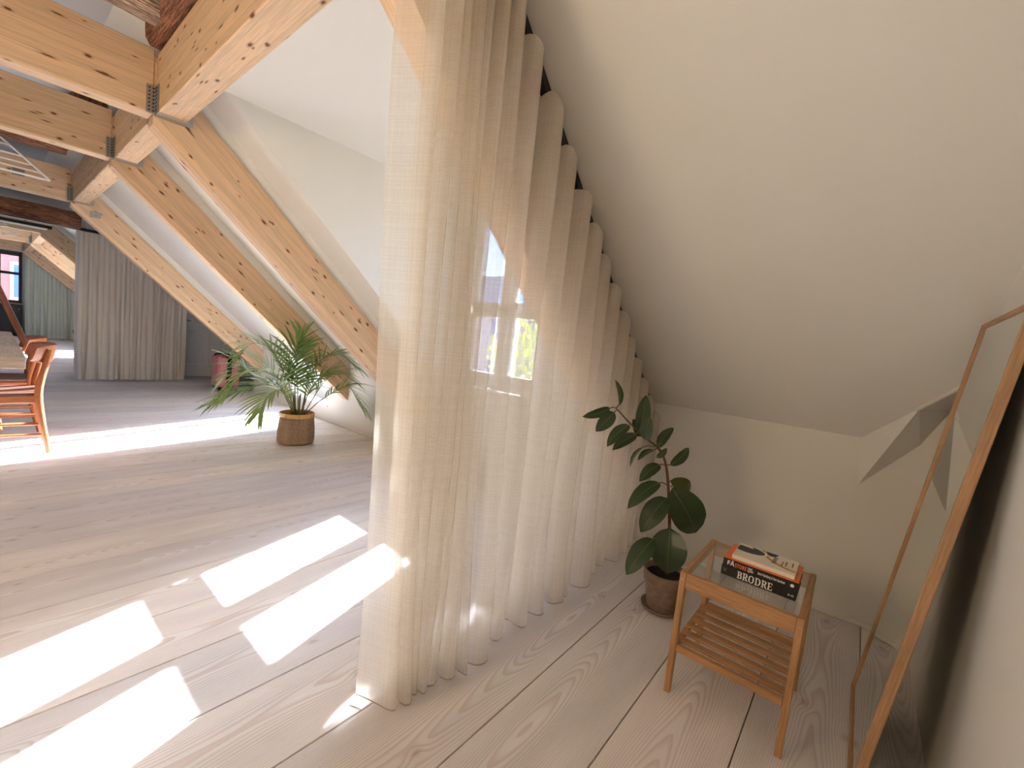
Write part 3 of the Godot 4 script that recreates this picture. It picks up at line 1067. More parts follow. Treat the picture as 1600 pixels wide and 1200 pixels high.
func mirror() -> void:
	# bottom edge 18 cm out from the wall, top edge on it
	var w := 0.56
	var h := 1.405
	var lean := asin(0.155 / h)
	var t := thing("standing_mirror", "tall oak-framed mirror leaning against the wall", "mirror", Vector3(1.83, 0.004, 0.122))
	t.rotation.x = lean
	# local: x along the wall, y up, +z to the wall; glass looks to -z
	for s in [-1, 1]:
		var g := G.new()
		g.box(Transform3D(Basis(), Vector3(s * (w * 0.5 - 0.007), h * 0.5, 0.010)), Vector3(0.014, h, 0.024), 0.002, Vector2(0.1 * s, 0.05))
		part(t, "stile", g, M.oak)
		var r := G.new()
		r.box(Transform3D(Basis(), Vector3(0, h * 0.5 + s * (h * 0.5 - 0.007), 0.010)), Vector3(w - 0.028, 0.014, 0.024), 0.002, Vector2(0.3 * s, 0.05))
		part(t, "rail", r, M.oak)
	var m := G.new()
	m.box(Transform3D(Basis(), Vector3(0, h * 0.5, 0.006)), Vector3(w - 0.027, h - 0.027, 0.004), 0.0)
	part(t, "mirror_glass", m, M.mirror_glass)
	var b := G.new()
	b.box(Transform3D(Basis(), Vector3(0, h * 0.5, 0.014)), Vector3(w - 0.027, h - 0.027, 0.010), 0.0)
	part(t, "back_board", b, M.charcoal)
	var s := thing("wall_plug", "small dark wall plug low down behind the leaning mirror", "plug", Vector3(2.50, 0.085, ZW))
	var g := G.new()
	g.tube([Vector3(0, 0, 0.002), Vector3(0, 0, -0.004)], [0.013, 0.011], 14)
	part(s, "plug_body", g, M.black_matte)

func curve(pts: Array, n: int) -> Array:
	var c := Curve3D.new()
	for k in pts.size():
		var a: Vector3 = pts[maxi(k - 1, 0)]
		var b: Vector3 = pts[mini(k + 1, pts.size() - 1)]
		var tan := (b - a) / 6.0
		c.add_point(pts[k], -tan, tan)
	var out := []
	var l := c.get_baked_length()
	for k in n + 1: out.append(c.sample_baked(l * k / n, true))
	return out

func rubber_plant() -> void:
	var o := Vector3(2.035, 0, -0.598)
	var t := thing("potted_rubber_plant", "leaning rubber plant with dark glossy leaves in a brown clay pot", "plant", o)
	var s := G.new()
	s.lathe([Vector2(0.0, 0.001), Vector2(0.074, 0.001), Vector2(0.090, 0.012), Vector2(0.093, 0.022), Vector2(0.088, 0.023), Vector2(0.080, 0.013), Vector2(0.0, 0.011)], 40)
	part(t, "saucer", s, M.terracotta)
	var p := G.new()
	p.lathe([Vector2(0.0, 0.012), Vector2(0.064, 0.012), Vector2(0.068, 0.016), Vector2(0.086, 0.138), Vector2(0.0955, 0.141), Vector2(0.100, 0.188), Vector2(0.099, 0.192), Vector2(0.091, 0.192), Vector2(0.087, 0.165), Vector2(0.0, 0.165)], 48)
	part(t, "pot", p, M.terracotta)
	var so := G.new()
	so.lathe([Vector2(0.0875, 0.166), Vector2(0.05, 0.172), Vector2(0.0, 0.170)], 24)
	part(t, "soil", so, M.soil)
	var sp := []
	for q in [Vector3(2.046, 0.16, -0.592), Vector3(2.040, 0.21, -0.594), Vector3(2.020, 0.415, -0.606), Vector3(1.987, 0.600, -0.626), Vector3(1.960, 0.706, -0.643), Vector3(1.921, 0.773, -0.667), Vector3(1.856, 0.821, -0.708), Vector3(1.777, 0.884, -0.757), Vector3(1.709, 0.947, -0.799)]: sp.append(q - o)
	var stem := curve(sp, 40)
	var lo := G.new()
	lo.tube(stem.slice(0, 29), [0.010, 0.010, 0.0095, 0.0095, 0.009, 0.009, 0.0085, 0.0085, 0.008, 0.008, 0.008, 0.0075, 0.0075, 0.0075, 0.007, 0.007, 0.007, 0.007, 0.0065, 0.0065, 0.0065, 0.0065, 0.006, 0.006, 0.006, 0.0055, 0.0055, 0.0055, 0.005], 10)
	part(t, "stem", lo, M.stem_bark)
	var up := G.new()
	up.tube(stem.slice(28, 41), [0.005, 0.005, 0.005, 0.0045, 0.0045, 0.0045, 0.004, 0.004, 0.004, 0.0035, 0.003, 0.003, 0.002], 8)
	part(t, "stem", up, M.stem_green)
	var leaves := [
		[1.722, 0.962, -0.791, 1.696, 1.070, -0.807, 0.033, 50],
		[1.682, 0.946, -0.815, 1.580, 0.901, -0.879, 0.040, -30],
		[1.703, 0.930, -0.803, 1.637, 0.844, -0.843, 0.060, -15],
		[1.762, 0.880, -0.754, 1.665, 0.791, -0.801, 0.058, 20],
		[1.792, 0.840, -0.730, 1.682, 0.779, -0.778, 0.050, 10],
		[1.834, 0.845, -0.733, 1.854, 1.013, -0.733, 0.062, 10],
		[1.840, 0.816, -0.701, 1.818, 0.924, -0.695, 0.060, -20],
		[1.842, 0.825, -0.733, 1.825, 0.900, -0.764, 0.058, 35],
		[1.917, 0.779, -0.670, 1.968, 0.881, -0.638, 0.052, -25],
		[1.898, 0.739, -0.666, 1.923, 0.785, -0.632, 0.030, 30],
		[1.982, 0.700, -0.630, 2.069, 0.784, -0.576, 0.050, 25],
		[1.846, 0.780, -0.714, 1.794, 0.698, -0.746, 0.032, 55],
		[1.887, 0.772, -0.678, 1.805, 0.734, -0.715, 0.036, 45],
		[1.923, 0.705, -0.656, 1.826, 0.638, -0.702, 0.058, 20],
		[1.929, 0.623, -0.647, 1.777, 0.523, -0.721, 0.072, 25],
		[2.009, 0.623, -0.628, 2.148, 0.574, -0.559, 0.072, 0],
		[1.973, 0.604, -0.604, 2.104, 0.381, -0.493, 0.158, -8],
		[1.973, 0.551, -0.620, 1.851, 0.405, -0.677, 0.100, 12],
		[1.977, 0.418, -0.588, 1.941, 0.218, -0.563, 0.158, 4],
		[1.916, 0.366, -0.636, 1.770, 0.232, -0.684, 0.092, 15]]
	for k in leaves.size():
		var q: Array = leaves[k]
		var a := Vector3(q[0], q[1], q[2]) - o
		var b := Vector3(q[3], q[4], q[5]) - o
		var ax := (b - a).normalized()
		var lat := ax.cross(Vector3(-0.91, 0.29, 0.30)).normalized().rotated(ax, deg_to_rad(q[7]))
		var nor := lat.cross(ax).normalized()
		var len := a.distance_to(b)
		var rows := []
		var rib := []
		for r in 15:
			var u := r / 14.0
			var wd: float = 0.5 * q[6] * pow(maxf(sin(PI * pow(u, 0.86)), 0.0), 0.62)
			if u > 0.9: wd *= 1.0 - 0.75 * smoothstep(0.9, 1.0, u)
			var c := a + ax * len * u + nor * len * (0.10 * sin(PI * u) - 0.10 * u * u)
			var row := []
			for m in 9:
				var s2 := m / 4.0 - 1.0
				row.append(c + lat * wd * s2 + nor * (wd * 0.22 * absf(s2) - 0.03 * wd * cos(u * 24.0) * absf(s2)))
			rows.append(row)
			rib.append(c + nor * 0.0006)
		var g := G.new()
		g.grid(rows, true)
		# leaf stalk to the nearest point below on the stem
		var best: Vector3 = stem[0]
		for z in stem:
			if z.distance_to(a) + maxf(z.y - a.y, 0.0) * 2.0 < best.distance_to(a) + maxf(best.y - a.y, 0.0) * 2.0: best = z
		var lf := part(t, "leaf", g, M.rubber_leaf_young if k == 15 else M.rubber_leaf)
		var rb := G.new()
		rb.tube([best, best.lerp(a, 0.6) + Vector3(0, 0.006, 0)] + rib.slice(0, 14), [0.003, 0.0027, 0.0024, 0.002, 0.002, 0.002, 0.0017, 0.0017, 0.0015, 0.0014, 0.0013, 0.0012, 0.001, 0.0009, 0.0008, 0.0006], 6)
		part(lf, "midrib", rb, M.midrib)

# ---------------------------------------------------------------- the room
func palm() -> void:
	var o := Vector3(1.925, 0, -4.21)
	var t := thing("potted_palm", "feathery areca palm in a woven seagrass basket with a cane rim", "plant", o)
	# basket: coiled seagrass, bulging low down
	var rows := []
	var f := noise(19)
	for a in 85:
		var q := a / 84.0
		var y := 0.004 + 0.262 * q
		var r := 0.158 + 0.006 * sin(PI * q) - 0.014 * q
		if q < 0.06: r -= 0.02 * (1.0 - q / 0.06)
		var row := []
		for b in 97:
			var an := -TAU * (b % 96) / 96.0
			var coil := absf(sin(PI * q * 12.0 + an * 0.5))
			var twist := sin((b % 96) * TAU * 26.0 / 96.0 + floorf(q * 12.0) * 1.7)
			var rr := r + 0.007 * pow(coil, 0.6) + 0.0022 * twist + 0.003 * f.get_noise_3d(cos(an) * 9.0, sin(an) * 9.0, q * 34.0)
			row.append(Vector3(cos(an) * rr, y, sin(an) * rr))
		rows.append(row)
	var g := G.new()
	g.grid(rows)
	g.lathe([Vector2(0, 0.003), Vector2(0.135, 0.004)], 48)
	part(t, "basket", g, M.seagrass)
	var c := G.new()
	c.lathe([Vector2(0.140, 0.255), Vector2(0.152, 0.262), Vector2(0.155, 0.27), Vector2(0.155, 0.298), Vector2(0.152, 0.303), Vector2(0.145, 0.302), Vector2(0.142, 0.27), Vector2(0.140, 0.235)], 48)
	var rim := part(t, "basket_rim", c, M.cane)
	for k in 8:
		var an := TAU * k / 8.0 + 0.3
		var bind := G.new()
		bind.box(Transform3D(Basis(Vector3.UP, -an), Vector3(cos(an) * 0.153, 0.284, sin(an) * 0.153)), Vector3(0.006, 0.036, 0.003), 0.001)
		part(rim, "binding", bind, M.soil)
	var so := G.new()
	so.lathe([Vector2(0.145, 0.245), Vector2(0.07, 0.252), Vector2(0, 0.25)], 24)
	part(t, "soil", so, M.soil)
	# fronds: points in x, y; the third number pushes the arch towards or away from the camera
	var fr := [
		[[[0.00, 0.25], [-0.12, 0.64], [-0.30, 0.91], [-0.44, 0.95], [-0.53, 0.86]], 0.10],
		[[[-0.01, 0.25], [-0.16, 0.58], [-0.38, 0.71], [-0.55, 0.69], [-0.66, 0.54]], 0.22],
		[[[-0.02, 0.25], [-0.20, 0.55], [-0.42, 0.56], [-0.58, 0.50], [-0.69, 0.43]], 0.05],
		[[[-0.02, 0.25], [-0.12, 0.43], [-0.27, 0.55], [-0.38, 0.49], [-0.44, 0.38]], 0.30],
		[[[0.01, 0.25], [0.00, 0.64], [0.01, 0.89], [0.05, 1.05]], -0.10],
		[[[0.03, 0.25], [0.10, 0.65], [0.22, 0.84], [0.38, 0.89], [0.56, 0.76]], 0.05],
		[[[0.04, 0.25], [0.20, 0.42], [0.36, 0.53], [0.47, 0.57], [0.60, 0.34]], 0.14],
		[[[0.03, 0.25], [0.10, 0.52], [0.22, 0.65], [0.40, 0.68]], 0.0],
		[[[0.00, 0.25], [-0.08, 0.58], [-0.15, 0.84], [-0.13, 0.95], [-0.03, 0.76]], 0.26],
		[[[-0.01, 0.25], [-0.16, 0.55], [-0.36, 0.64], [-0.50, 0.75], [-0.58, 0.62]], -0.18],
		[[[0.00, 0.25], [-0.10, 0.49], [-0.22, 0.69], [-0.38, 0.82]], -0.26],
		[[[0.04, 0.25], [0.19, 0.59], [0.32, 0.74], [0.44, 0.64]], 0.24]]
	var r := RandomNumberGenerator.new()
	r.seed = 12
	for k in fr.size():
		var pts := []
		var m: int = fr[k][0].size()
		for j in m:
			var q: Array = fr[k][0][j]
			var u := j / float(m - 1)
			pts.append(Vector3(q[0] + r.randf_range(-0.01, 0.01), q[1], fr[k][1] * u * (1.2 - 0.3 * u) + r.randf_range(-0.03, 0.03) * (0.0 if j else 1.0)))
		var sp := curve(pts, 30)
		var lf := G.new()
		var st := G.new()
		var rad := []
		for j in 31: rad.append(lerpf(0.0058, 0.0012, j / 30.0))
		st.tube(sp, rad, 6)
		var n := 19
		for j in n:
			var u := 0.36 + 0.63 * j / (n - 1)
			var at: Vector3 = sp[int(u * 30.0)].lerp(sp[mini(int(u * 30.0) + 1, 30)], fmod(u * 30.0, 1.0))
			var tn: Vector3 = (sp[mini(int(u * 30.0) + 1, 30)] - sp[maxi(int(u * 30.0) - 1, 0)]).normalized()
			var side := tn.cross(Vector3.UP)
			if side.length() < 0.3: side = tn.cross(Vector3(0.3, 0.2, 1.0))
			side = side.normalized()
			var upn := side.cross(tn).normalized()
			for s in [-1.0, 1.0]:
				var fan := lerpf(1.15, 0.35, u)
				var len := (0.20 + 0.05 * r.randf()) * (0.55 + 0.75 * sin(PI * clampf((u - 0.25) * 1.15, 0.0, 1.0)))
				var d: Vector3 = (tn * cos(fan) + side * s * sin(fan) + upn * 0.35 + Vector3(r.randf_range(-0.1, 0.1), r.randf_range(-0.1, 0.1), r.randf_range(-0.1, 0.1))).normalized()
				var wv: Vector3 = d.cross(upn).normalized()
				var rows2 := []
				var p := at
				var dd := d
				for e in 6:
					var w: float = 0.0105 * [0.35, 0.95, 1.0, 0.85, 0.55, 0.05][e]
					rows2.append([p - wv * w, p + upn * w * 0.3, p + wv * w])
					dd = (dd + Vector3(0, -0.13, 0)).normalized()
					p += dd * len / 5.0
				lf.grid(rows2)
		var fo := part(t, "frond", st, M.palm_stem)
		part(fo, "leaflets", lf, M["palm%d" % [1, 2, 0, 2, 1, 0, 1, 2, 0, 1, 1, 2][k]])
	for k in 7:
		var an := TAU * k / 7.0
		var cn := G.new()
		cn.tube([Vector3(cos(an) * 0.05, 0.24, sin(an) * 0.05), Vector3(cos(an) * 0.055, 0.36, sin(an) * 0.05), Vector3(cos(an) * 0.07, 0.48, sin(an) * 0.06)], [0.011, 0.009, 0.005], 8)
		part(t, "cane", cn, M.palm_stem)

func make_chair(label: String) -> Node3D:
	# faces -x; origin on the floor under the middle of the back
	var t := thing("dining_chair", label, "chair", Vector3.ZERO, 0, "dining chairs")
	var hw := 0.215
	for s in [-1, 1]:
		var b := G.new()
		var pts := curve([Vector3(0.035, 0, s * hw), Vector3(-0.005, 0.26, s * hw), Vector3(-0.02, 0.45, s * hw), Vector3(0.005, 0.62, s * (hw - 0.005)), Vector3(0.035, 0.775, s * (hw - 0.01))], 14)
		var rad := []
		for k in 15: rad.append(0.013 + 0.010 * sin(PI * clampf(k / 14.0, 0.08, 0.95)))
		b.tube(pts, rad, 8)
		part(t, "rear_leg", b, M.teak)
		var f := G.new()
		f.tube([Vector3(-0.43, 0, s * (hw + 0.01)), Vector3(-0.42, 0.22, s * hw), Vector3(-0.41, 0.43, s * (hw - 0.01))], [0.012, 0.017, 0.019], 8)
		part(t, "front_leg", f, M.teak)
		var r := G.new()
		r.bar(Vector3(-0.415, 0.405, s * (hw - 0.005)), Vector3(-0.015, 0.405, s * (hw - 0.005)), 0.022, 0.055, Vector3.UP, 0.006)
		part(t, "seat_rail", r, M.teak)
		for y in [0.15, 0.23]:
			var q := G.new()
			q.tube([Vector3(-0.42, y, s * hw), Vector3(0.004, y - 0.01, s * hw)], [0.0095], 8)
			part(t, "stretcher", q, M.teak)
	for x in [-0.415, -0.012]:
		var r := G.new()
		r.bar(Vector3(x, 0.405, -hw + 0.01), Vector3(x, 0.405, hw - 0.01), 0.022, 0.055, Vector3.UP, 0.006)
		part(t, "seat_rail", r, M.teak)
	var q2 := G.new()
	q2.tube([Vector3(-0.2, 0.19, -hw), Vector3(-0.2, 0.19, hw)], [0.0095], 8)
	part(t, "stretcher", q2, M.teak)
	# dished seat
	var rows := []
	for a in 9:
		var row := []
		var x := -0.435 + 0.44 * a / 8.0
		for b in 11:
			var s := b / 5.0 - 1.0
			var w := 0.235 - 0.02 * a / 8.0
			row.append(Vector3(x, 0.447 - 0.014 * (1.0 - s * s) * sin(PI * a / 8.0) + 0.006, s * w))
		rows.append(row)
	var g := G.new()
	g.grid(rows, true)
	var under := []
	for row in rows:
		var u := []
		for p in row: u.append(Vector3(p.x, 0.436, p.z * 0.985))
		under.append(u)
	g.grid(under)
	for e in [0, 8]:
		g.grid([rows[e], under[e]], e == 8)
	var l1 := [[], []]
	var l2 := [[], []]
	for a in 9:
		l1[0].append(rows[a][0]); l1[1].append(under[a][0])
		l2[0].append(rows[a][10]); l2[1].append(under[a][10])
	g.grid(l1, true)
	g.grid(l2)
	part(t, "seat", g, M.teak_seat)
	# curved crest rail whose ends sweep forward
	var c := G.new()
	var ro := []
	for a in 25:
		var u := a / 24.0 * 2.0 - 1.0
		var z := 0.265 * u
		var x := 0.062 - 0.115 * pow(absf(u), 2.6)
		var hh := 0.072 - 0.022 * pow(absf(u), 4.0)
		var yc := 0.735 + 0.006 * u * u
		var th := 0.012
		var n := Vector3(1, 0, 0.9 * u * pow(absf(u), 0.6)).normalized()
		var row := []
		for b in 13:
			var an := TAU * b / 12.0
			row.append(Vector3(x, yc, z) + n * th * cos(an) * (0.8 if absf(sin(an)) > 0.9 else 1.0) + Vector3(0.02 * sin(an), hh * signf(sin(an)) * pow(absf(sin(an)), 0.5), 0))
		ro.append(row)
	c.grid(ro, true)
	for e in [0, 24]:
		var m := Vector3.ZERO
		for b in 12: m += ro[e][b] / 12.0
		for b in 12:
			if e == 24: c.tri(m, ro[e][b + 1], ro[e][b])
			else: c.tri(m, ro[e][b], ro[e][b + 1])
	part(t, "crest_rail", c, M.teak)
	for z in [-0.09, 0.0, 0.09]:
		var s := G.new()
		s.bar(Vector3(-0.008, 0.43, z), Vector3(0.045, 0.69, z), 0.028, 0.010, Vector3(1, 0, 0), 0.003)
		part(t, "back_slat", s, M.teak)
	return t

func dining() -> void:
	var c := make_chair("reddish-brown wooden dining chair nearest the sunlit floor at the left edge")
	c.position = Vector3(0.262, 0, -4.86)
	var spots := [[Vector3(0.255, 0, -5.62), 0.0, "wooden dining chair directly behind the nearest one, only its crest rail showing"], [Vector3(-0.98, 0, -6.55), PI, "wooden dining chair across the table at the far left edge"]]
	for s in spots:
		var d: Node3D = c.duplicate()
		d.name = numbered("dining_chair")
		add_child(d)
		d.position = s[0]
		d.rotation.y = s[1]
		d.set_meta("label", s[2])
	var t := thing("dining_table", "pale oak dining table with a thick top at the left edge", "table", Vector3(-0.37, 0, -5.8))
	var g := G.new()
	g.ab(Vector3(-0.47, 0.655, -1.40), Vector3(0.54, 0.74, 1.40), 0.004, Vector2(0.2, 0.1))
	part(t, "table_top", g, M.table_oak)
	for sx in [-1, 1]:
		for sz in [-1, 1]:
			var l := G.new()
			l.box(Transform3D(Basis(), Vector3(0.035 + sx * 0.30, 0.3275, sz * 1.15)), Vector3(0.08, 0.655, 0.08), 0.006)
			part(t, "leg", l, M.table_oak)
	var b := thing("propped_board", "brown board propped from a chair seat against the table edge", "board", Vector3(0.305, 0.455, -5.62))
	var h := G.new()
	h.bar(Vector3(0.0, 0.012, 0), Vector3(-0.302, 0.90, 0), 0.10, 0.045, Vector3(0.95, 0.32, 0), 0.005)
	part(b, "board", h, M.brown_board)
	var ft := G.new()
	ft.ab(Vector3(-0.025, 0, -0.055), Vector3(0.03, 0.02, 0.055), 0.004)
	part(b, "foot_block", ft, M.brown_board)

func wire_lamp(at: Vector3, s: float, turn: float, label: String) -> void:
	# white wire pyramid hanging on a cord
	var t := thing("wire_pendant_lamp", label, "lamp", at, turn, "white wire pendant lamps")
	var g := G.new()
	var top := Vector3(0, 0.88 * s, 0)
	var cs := [Vector3(1, 0, 0.03) * s, Vector3(-1, 0, 0.03) * s, Vector3(-1, 0, -0.03) * s, Vector3(1, 0, -0.03) * s]
	for c in cs: g.tube([top, c], [0.004], 6)
	part(t, "rods", g, M.wire_white)
	var w := G.new()
	for q in [0.25, 0.42, 0.56, 0.68, 0.78, 0.86, 0.93, 1.0]:
		for k in [0, 2]: w.tube([top.lerp(cs[k], q), top.lerp(cs[(k + 1) % 4], q)], [0.003 if q < 1.0 else 0.004], 5)
	part(t, "wire_rungs", w, M.wire_white)
	var c := G.new()
	c.tube([top, Vector3(0, 2.8 - at.y, 0)], [0.003], 6)
	part(t, "cord", c, M.wire_white)
	var b := G.new()
	b.lathe([Vector2(0.0, 0.88 * s - 0.16), Vector2(0.03, 0.88 * s - 0.15), Vector2(0.04, 0.88 * s - 0.11), Vector2(0.02, 0.88 * s - 0.05), Vector2(0.018, 0.88 * s)], 16)
	part(t, "bulb_holder", b, M.wire_white)

func far_things() -> void:
	plain_curtain("grey_curtain", "full-length grey-beige curtain across the room, left of the white door", -8.78, 0.80, 2.10, func(x: float) -> float: return minf(2.13, 3.2 - SL * x + 0.9), 0.105, M.grey_linen, 3)
	plain_curtain("green_curtain", "pale grey-green curtain at the far end beside the dark-framed window", -17.55, 0.66, 2.0, func(x: float) -> float: return minf(2.22, AR - SL * x - 0.03), 0.13, M.green_linen, 8)
	var tr := thing("curtain_track", "dark rail above the far grey curtain", "curtain track", Vector3.ZERO)
	var g := G.new()
	g.ab(Vector3(-1.5, 2.14, -8.84), Vector3(2.10, 2.17, -8.74), 0.003)
	part(tr, "rail", g, M.black_metal)
	# linear lamp under the brown beam
	var l := thing("linear_ceiling_lamp", "dark linear lamp with white tubes under the old beam at the left edge", "lamp", Vector3(0, 0, -8.1))
	var h := G.new()
	h.ab(Vector3(-1.2, 2.00, -0.06), Vector3(0.52, 2.035, 0.06), 0.004)
	part(l, "housing", h, M.black_matte)
	for z in [-0.03, 0.035]:
		var u := G.new()
		u.tube([Vector3(-1.15, 1.992, z), Vector3(0.48, 1.992, z)], [0.009], 10)
		part(l, "tube", u, M.wire_white)
	wire_lamp(Vector3(-0.33, 2.045, -5.0), 0.64, 0.0, "white wire pendant lamp under the third tie beam at the left edge")
	wire_lamp(Vector3(-0.29, 2.06, -10.4), 0.62, 0.0, "small distant white wire pendant lamp at the left edge")
	# entrance door
	var d := struct_node("door_1")
	d.position = Vector3(2.13, 0, -9.40)
	var b := G.new()
	b.ab(Vector3(0, 0.008, -0.02), Vector3(0.85, 2.02, 0.018), 0.002)
	part(d, "leaf", b, M.door_paint)
	for r in [[0.11, 0.37, 0.20, 0.90], [0.48, 0.74, 0.20, 0.90], [0.11, 0.37, 1.15, 1.88], [0.48, 0.74, 1.15, 1.88]]:
		var p := G.new()
		for e in [[r[0] - 0.02, r[0], r[2] - 0.02, r[3] + 0.02], [r[1], r[1] + 0.02, r[2] - 0.02, r[3] + 0.02], [r[0], r[1], r[2] - 0.02, r[2]], [r[0], r[1], r[3], r[3] + 0.02]]:
			p.ab(Vector3(e[0], e[2], 0.016), Vector3(e[1], e[3], 0.032), 0.005)
		p.ab(Vector3(r[0] + 0.04, r[2] + 0.04, 0.014), Vector3(r[1] - 0.04, r[3] - 0.04, 0.026), 0.006)
		part(d, "panel", p, M.door_paint)
	var k := G.new()
	k.tube([Vector3(0.065, 1.01, 0.015), Vector3(0.065, 1.01, 0.06), Vector3(0.085, 1.012, 0.066), Vector3(0.17, 1.005, 0.066)], [0.011, 0.010, 0.010, 0.009], 10)
	part(d, "handle", k, M.steel)
	var lk := G.new()
	lk.tube([Vector3(0.055, 1.13, 0.016), Vector3(0.055, 1.13, 0.034)], [0.026, 0.022], 16)
	part(d, "lock", lk, M.black_metal)
	# suitcase: two pink half-shells with a black zip band
	var s := thing("suitcase", "small pink hard-shell suitcase standing by the white door", "suitcase", Vector3(2.39, 0, -7.75))
	for e in [[-0.15, -0.02], [0.035, 0.15]]:
		var q := G.new()
		q.ab(Vector3(e[0], 0.05, -0.17), Vector3(e[1], 0.545, 0.17), 0.03)
		var sh := part(s, "shell", q, M.pink_shell)
		var ribs := G.new()
		for m in 5:
			ribs.ab(Vector3(e[0] + 0.03, 0.10, -0.13 + 0.06 * m), Vector3(e[1] - 0.03, 0.49, -0.115 + 0.06 * m), 0.002)
		part(sh, "ribs", ribs, M.pink_shell)
	var zb := G.new()
	zb.ab(Vector3(-0.022, 0.06, -0.165), Vector3(0.037, 0.54, 0.165), 0.01)
	part(s, "zip_band", zb, M.black_matte)
	var hd := G.new()
	hd.tube(curve([Vector3(-0.16, 0.545, 0.02), Vector3(-0.13, 0.567, 0.02), Vector3(0.05, 0.567, 0.02), Vector3(0.09, 0.545, 0.02)], 12), [0.013], 8)
	part(s, "handle", hd, M.black_matte)
	for x in [-0.11, 0.11]:
		for z in [-0.13, 0.13]:
			var wh := G.new()
			wh.tube([Vector3(x - 0.012, 0.025, z), Vector3(x + 0.012, 0.025, z)], [0.025], 14)
			wh.ab(Vector3(x - 0.02, 0.03, z - 0.02), Vector3(x + 0.02, 0.06, z + 0.02), 0.004)
			part(s, "wheel", wh, M.black_matte)
	# far end: dark cupboard under the window, dried flowers by the curtain
	var cb := thing("dark_cupboard", "low black cupboard below the dark-framed far window", "cupboard", Vector3(0.0, 0, -17.98))
	var c1 := G.new()
	c1.ab(Vector3(-1.2, 0.08, -0.2), Vector3(0.62, 0.86, 0.10), 0.004)
	part(cb, "carcass", c1, M.black_matte)
	for m in 3:
		var dr := G.new()
		dr.ab(Vector3(-1.19 + 0.605 * m, 0.09, 0.10), Vector3(-0.595 + 0.605 * m, 0.85, 0.118), 0.003)
		var dp := part(cb, "door", dr, M.charcoal)
		var kn := G.new()
		kn.tube([Vector3(-0.65 + 0.605 * m, 0.74, 0.116), Vector3(-0.65 + 0.605 * m, 0.74, 0.14)], [0.012], 10)
		part(dp, "knob", kn, M.steel)
	var pl := G.new()
	pl.ab(Vector3(-1.18, 0, -0.18), Vector3(0.60, 0.08, 0.06), 0.0)
	part(cb, "plinth", pl, M.black_matte)
	var fl := thing("dried_flowers", "small brown bunch of dried flowers on the floor by the green curtain", "dried flowers", Vector3(1.64, 0, -17.2))
	var vs := G.new()
	vs.lathe([Vector2(0, 0), Vector2(0.07, 0), Vector2(0.085, 0.06), Vector2(0.05, 0.12), Vector2(0.055, 0.14), Vector2(0.045, 0.14), Vector2(0.04, 0.12), Vector2(0, 0.02)], 20)
	part(fl, "vase", vs, M.old_timber)
	var r := RandomNumberGenerator.new()
	r.seed = 4
	for m in 9:
		var st := G.new()
		var tip := Vector3(r.randf_range(-0.12, 0.12), r.randf_range(0.2, 0.3), r.randf_range(-0.1, 0.1))
		st.tube([Vector3(0, 0.05, 0), tip * 0.7, tip], [0.003, 0.003, 0.002], 5)
		st.lathe([Vector2(0.0, -0.035), Vector2(0.028, -0.01), Vector2(0.032, 0.015), Vector2(0.0, 0.03)], 9, tip)
		part(fl, "flower_stem", st, M.dried_flower)

# paper globe lamp over the open side of the nook, behind the camera: it lights the nook and throws the mirror's shadow on the wall
func paper_lamp() -> void:
	var at := Vector3(-2.2, 1.75, -1.65)
	var t := thing("paper_globe_lamp", "white paper globe lamp hanging behind the camera, out of the photo", "lamp", at)
	var r := 0.30
	var rows := []
	for a in 25:
		var p := PI * (a / 24.0)
		var row := []
		for b in 33:
			var q := -TAU * b / 32.0
			var rr := r * maxf(sin(p), 0.15)
			row.append(Vector3(rr * cos(q), -r * cos(p), rr * sin(q)))
		rows.append(row)
	var g := G.new()
	g.grid(rows)
	part(t, "paper_shade", g, M.lamp_paper)
	var c := G.new()
	c.tube([Vector3(0, r, 0), Vector3(0, 2.8 - at.y, 0)], [0.004], 6)
	part(t, "cord", c, M.black_metal)
	var o := OmniLight3D.new()
	o.name = "lamp_light"
	o.light_color = LAMP_COLOR
	o.light_energy = LAMP_ENERGY
	o.light_size = 0.32
	o.omni_range = 14.0
	o.omni_attenuation = 2.0
	o.shadow_enabled = true
	add_child(o)
	o.position = at + Vector3(0.36, -0.05, 0.0)

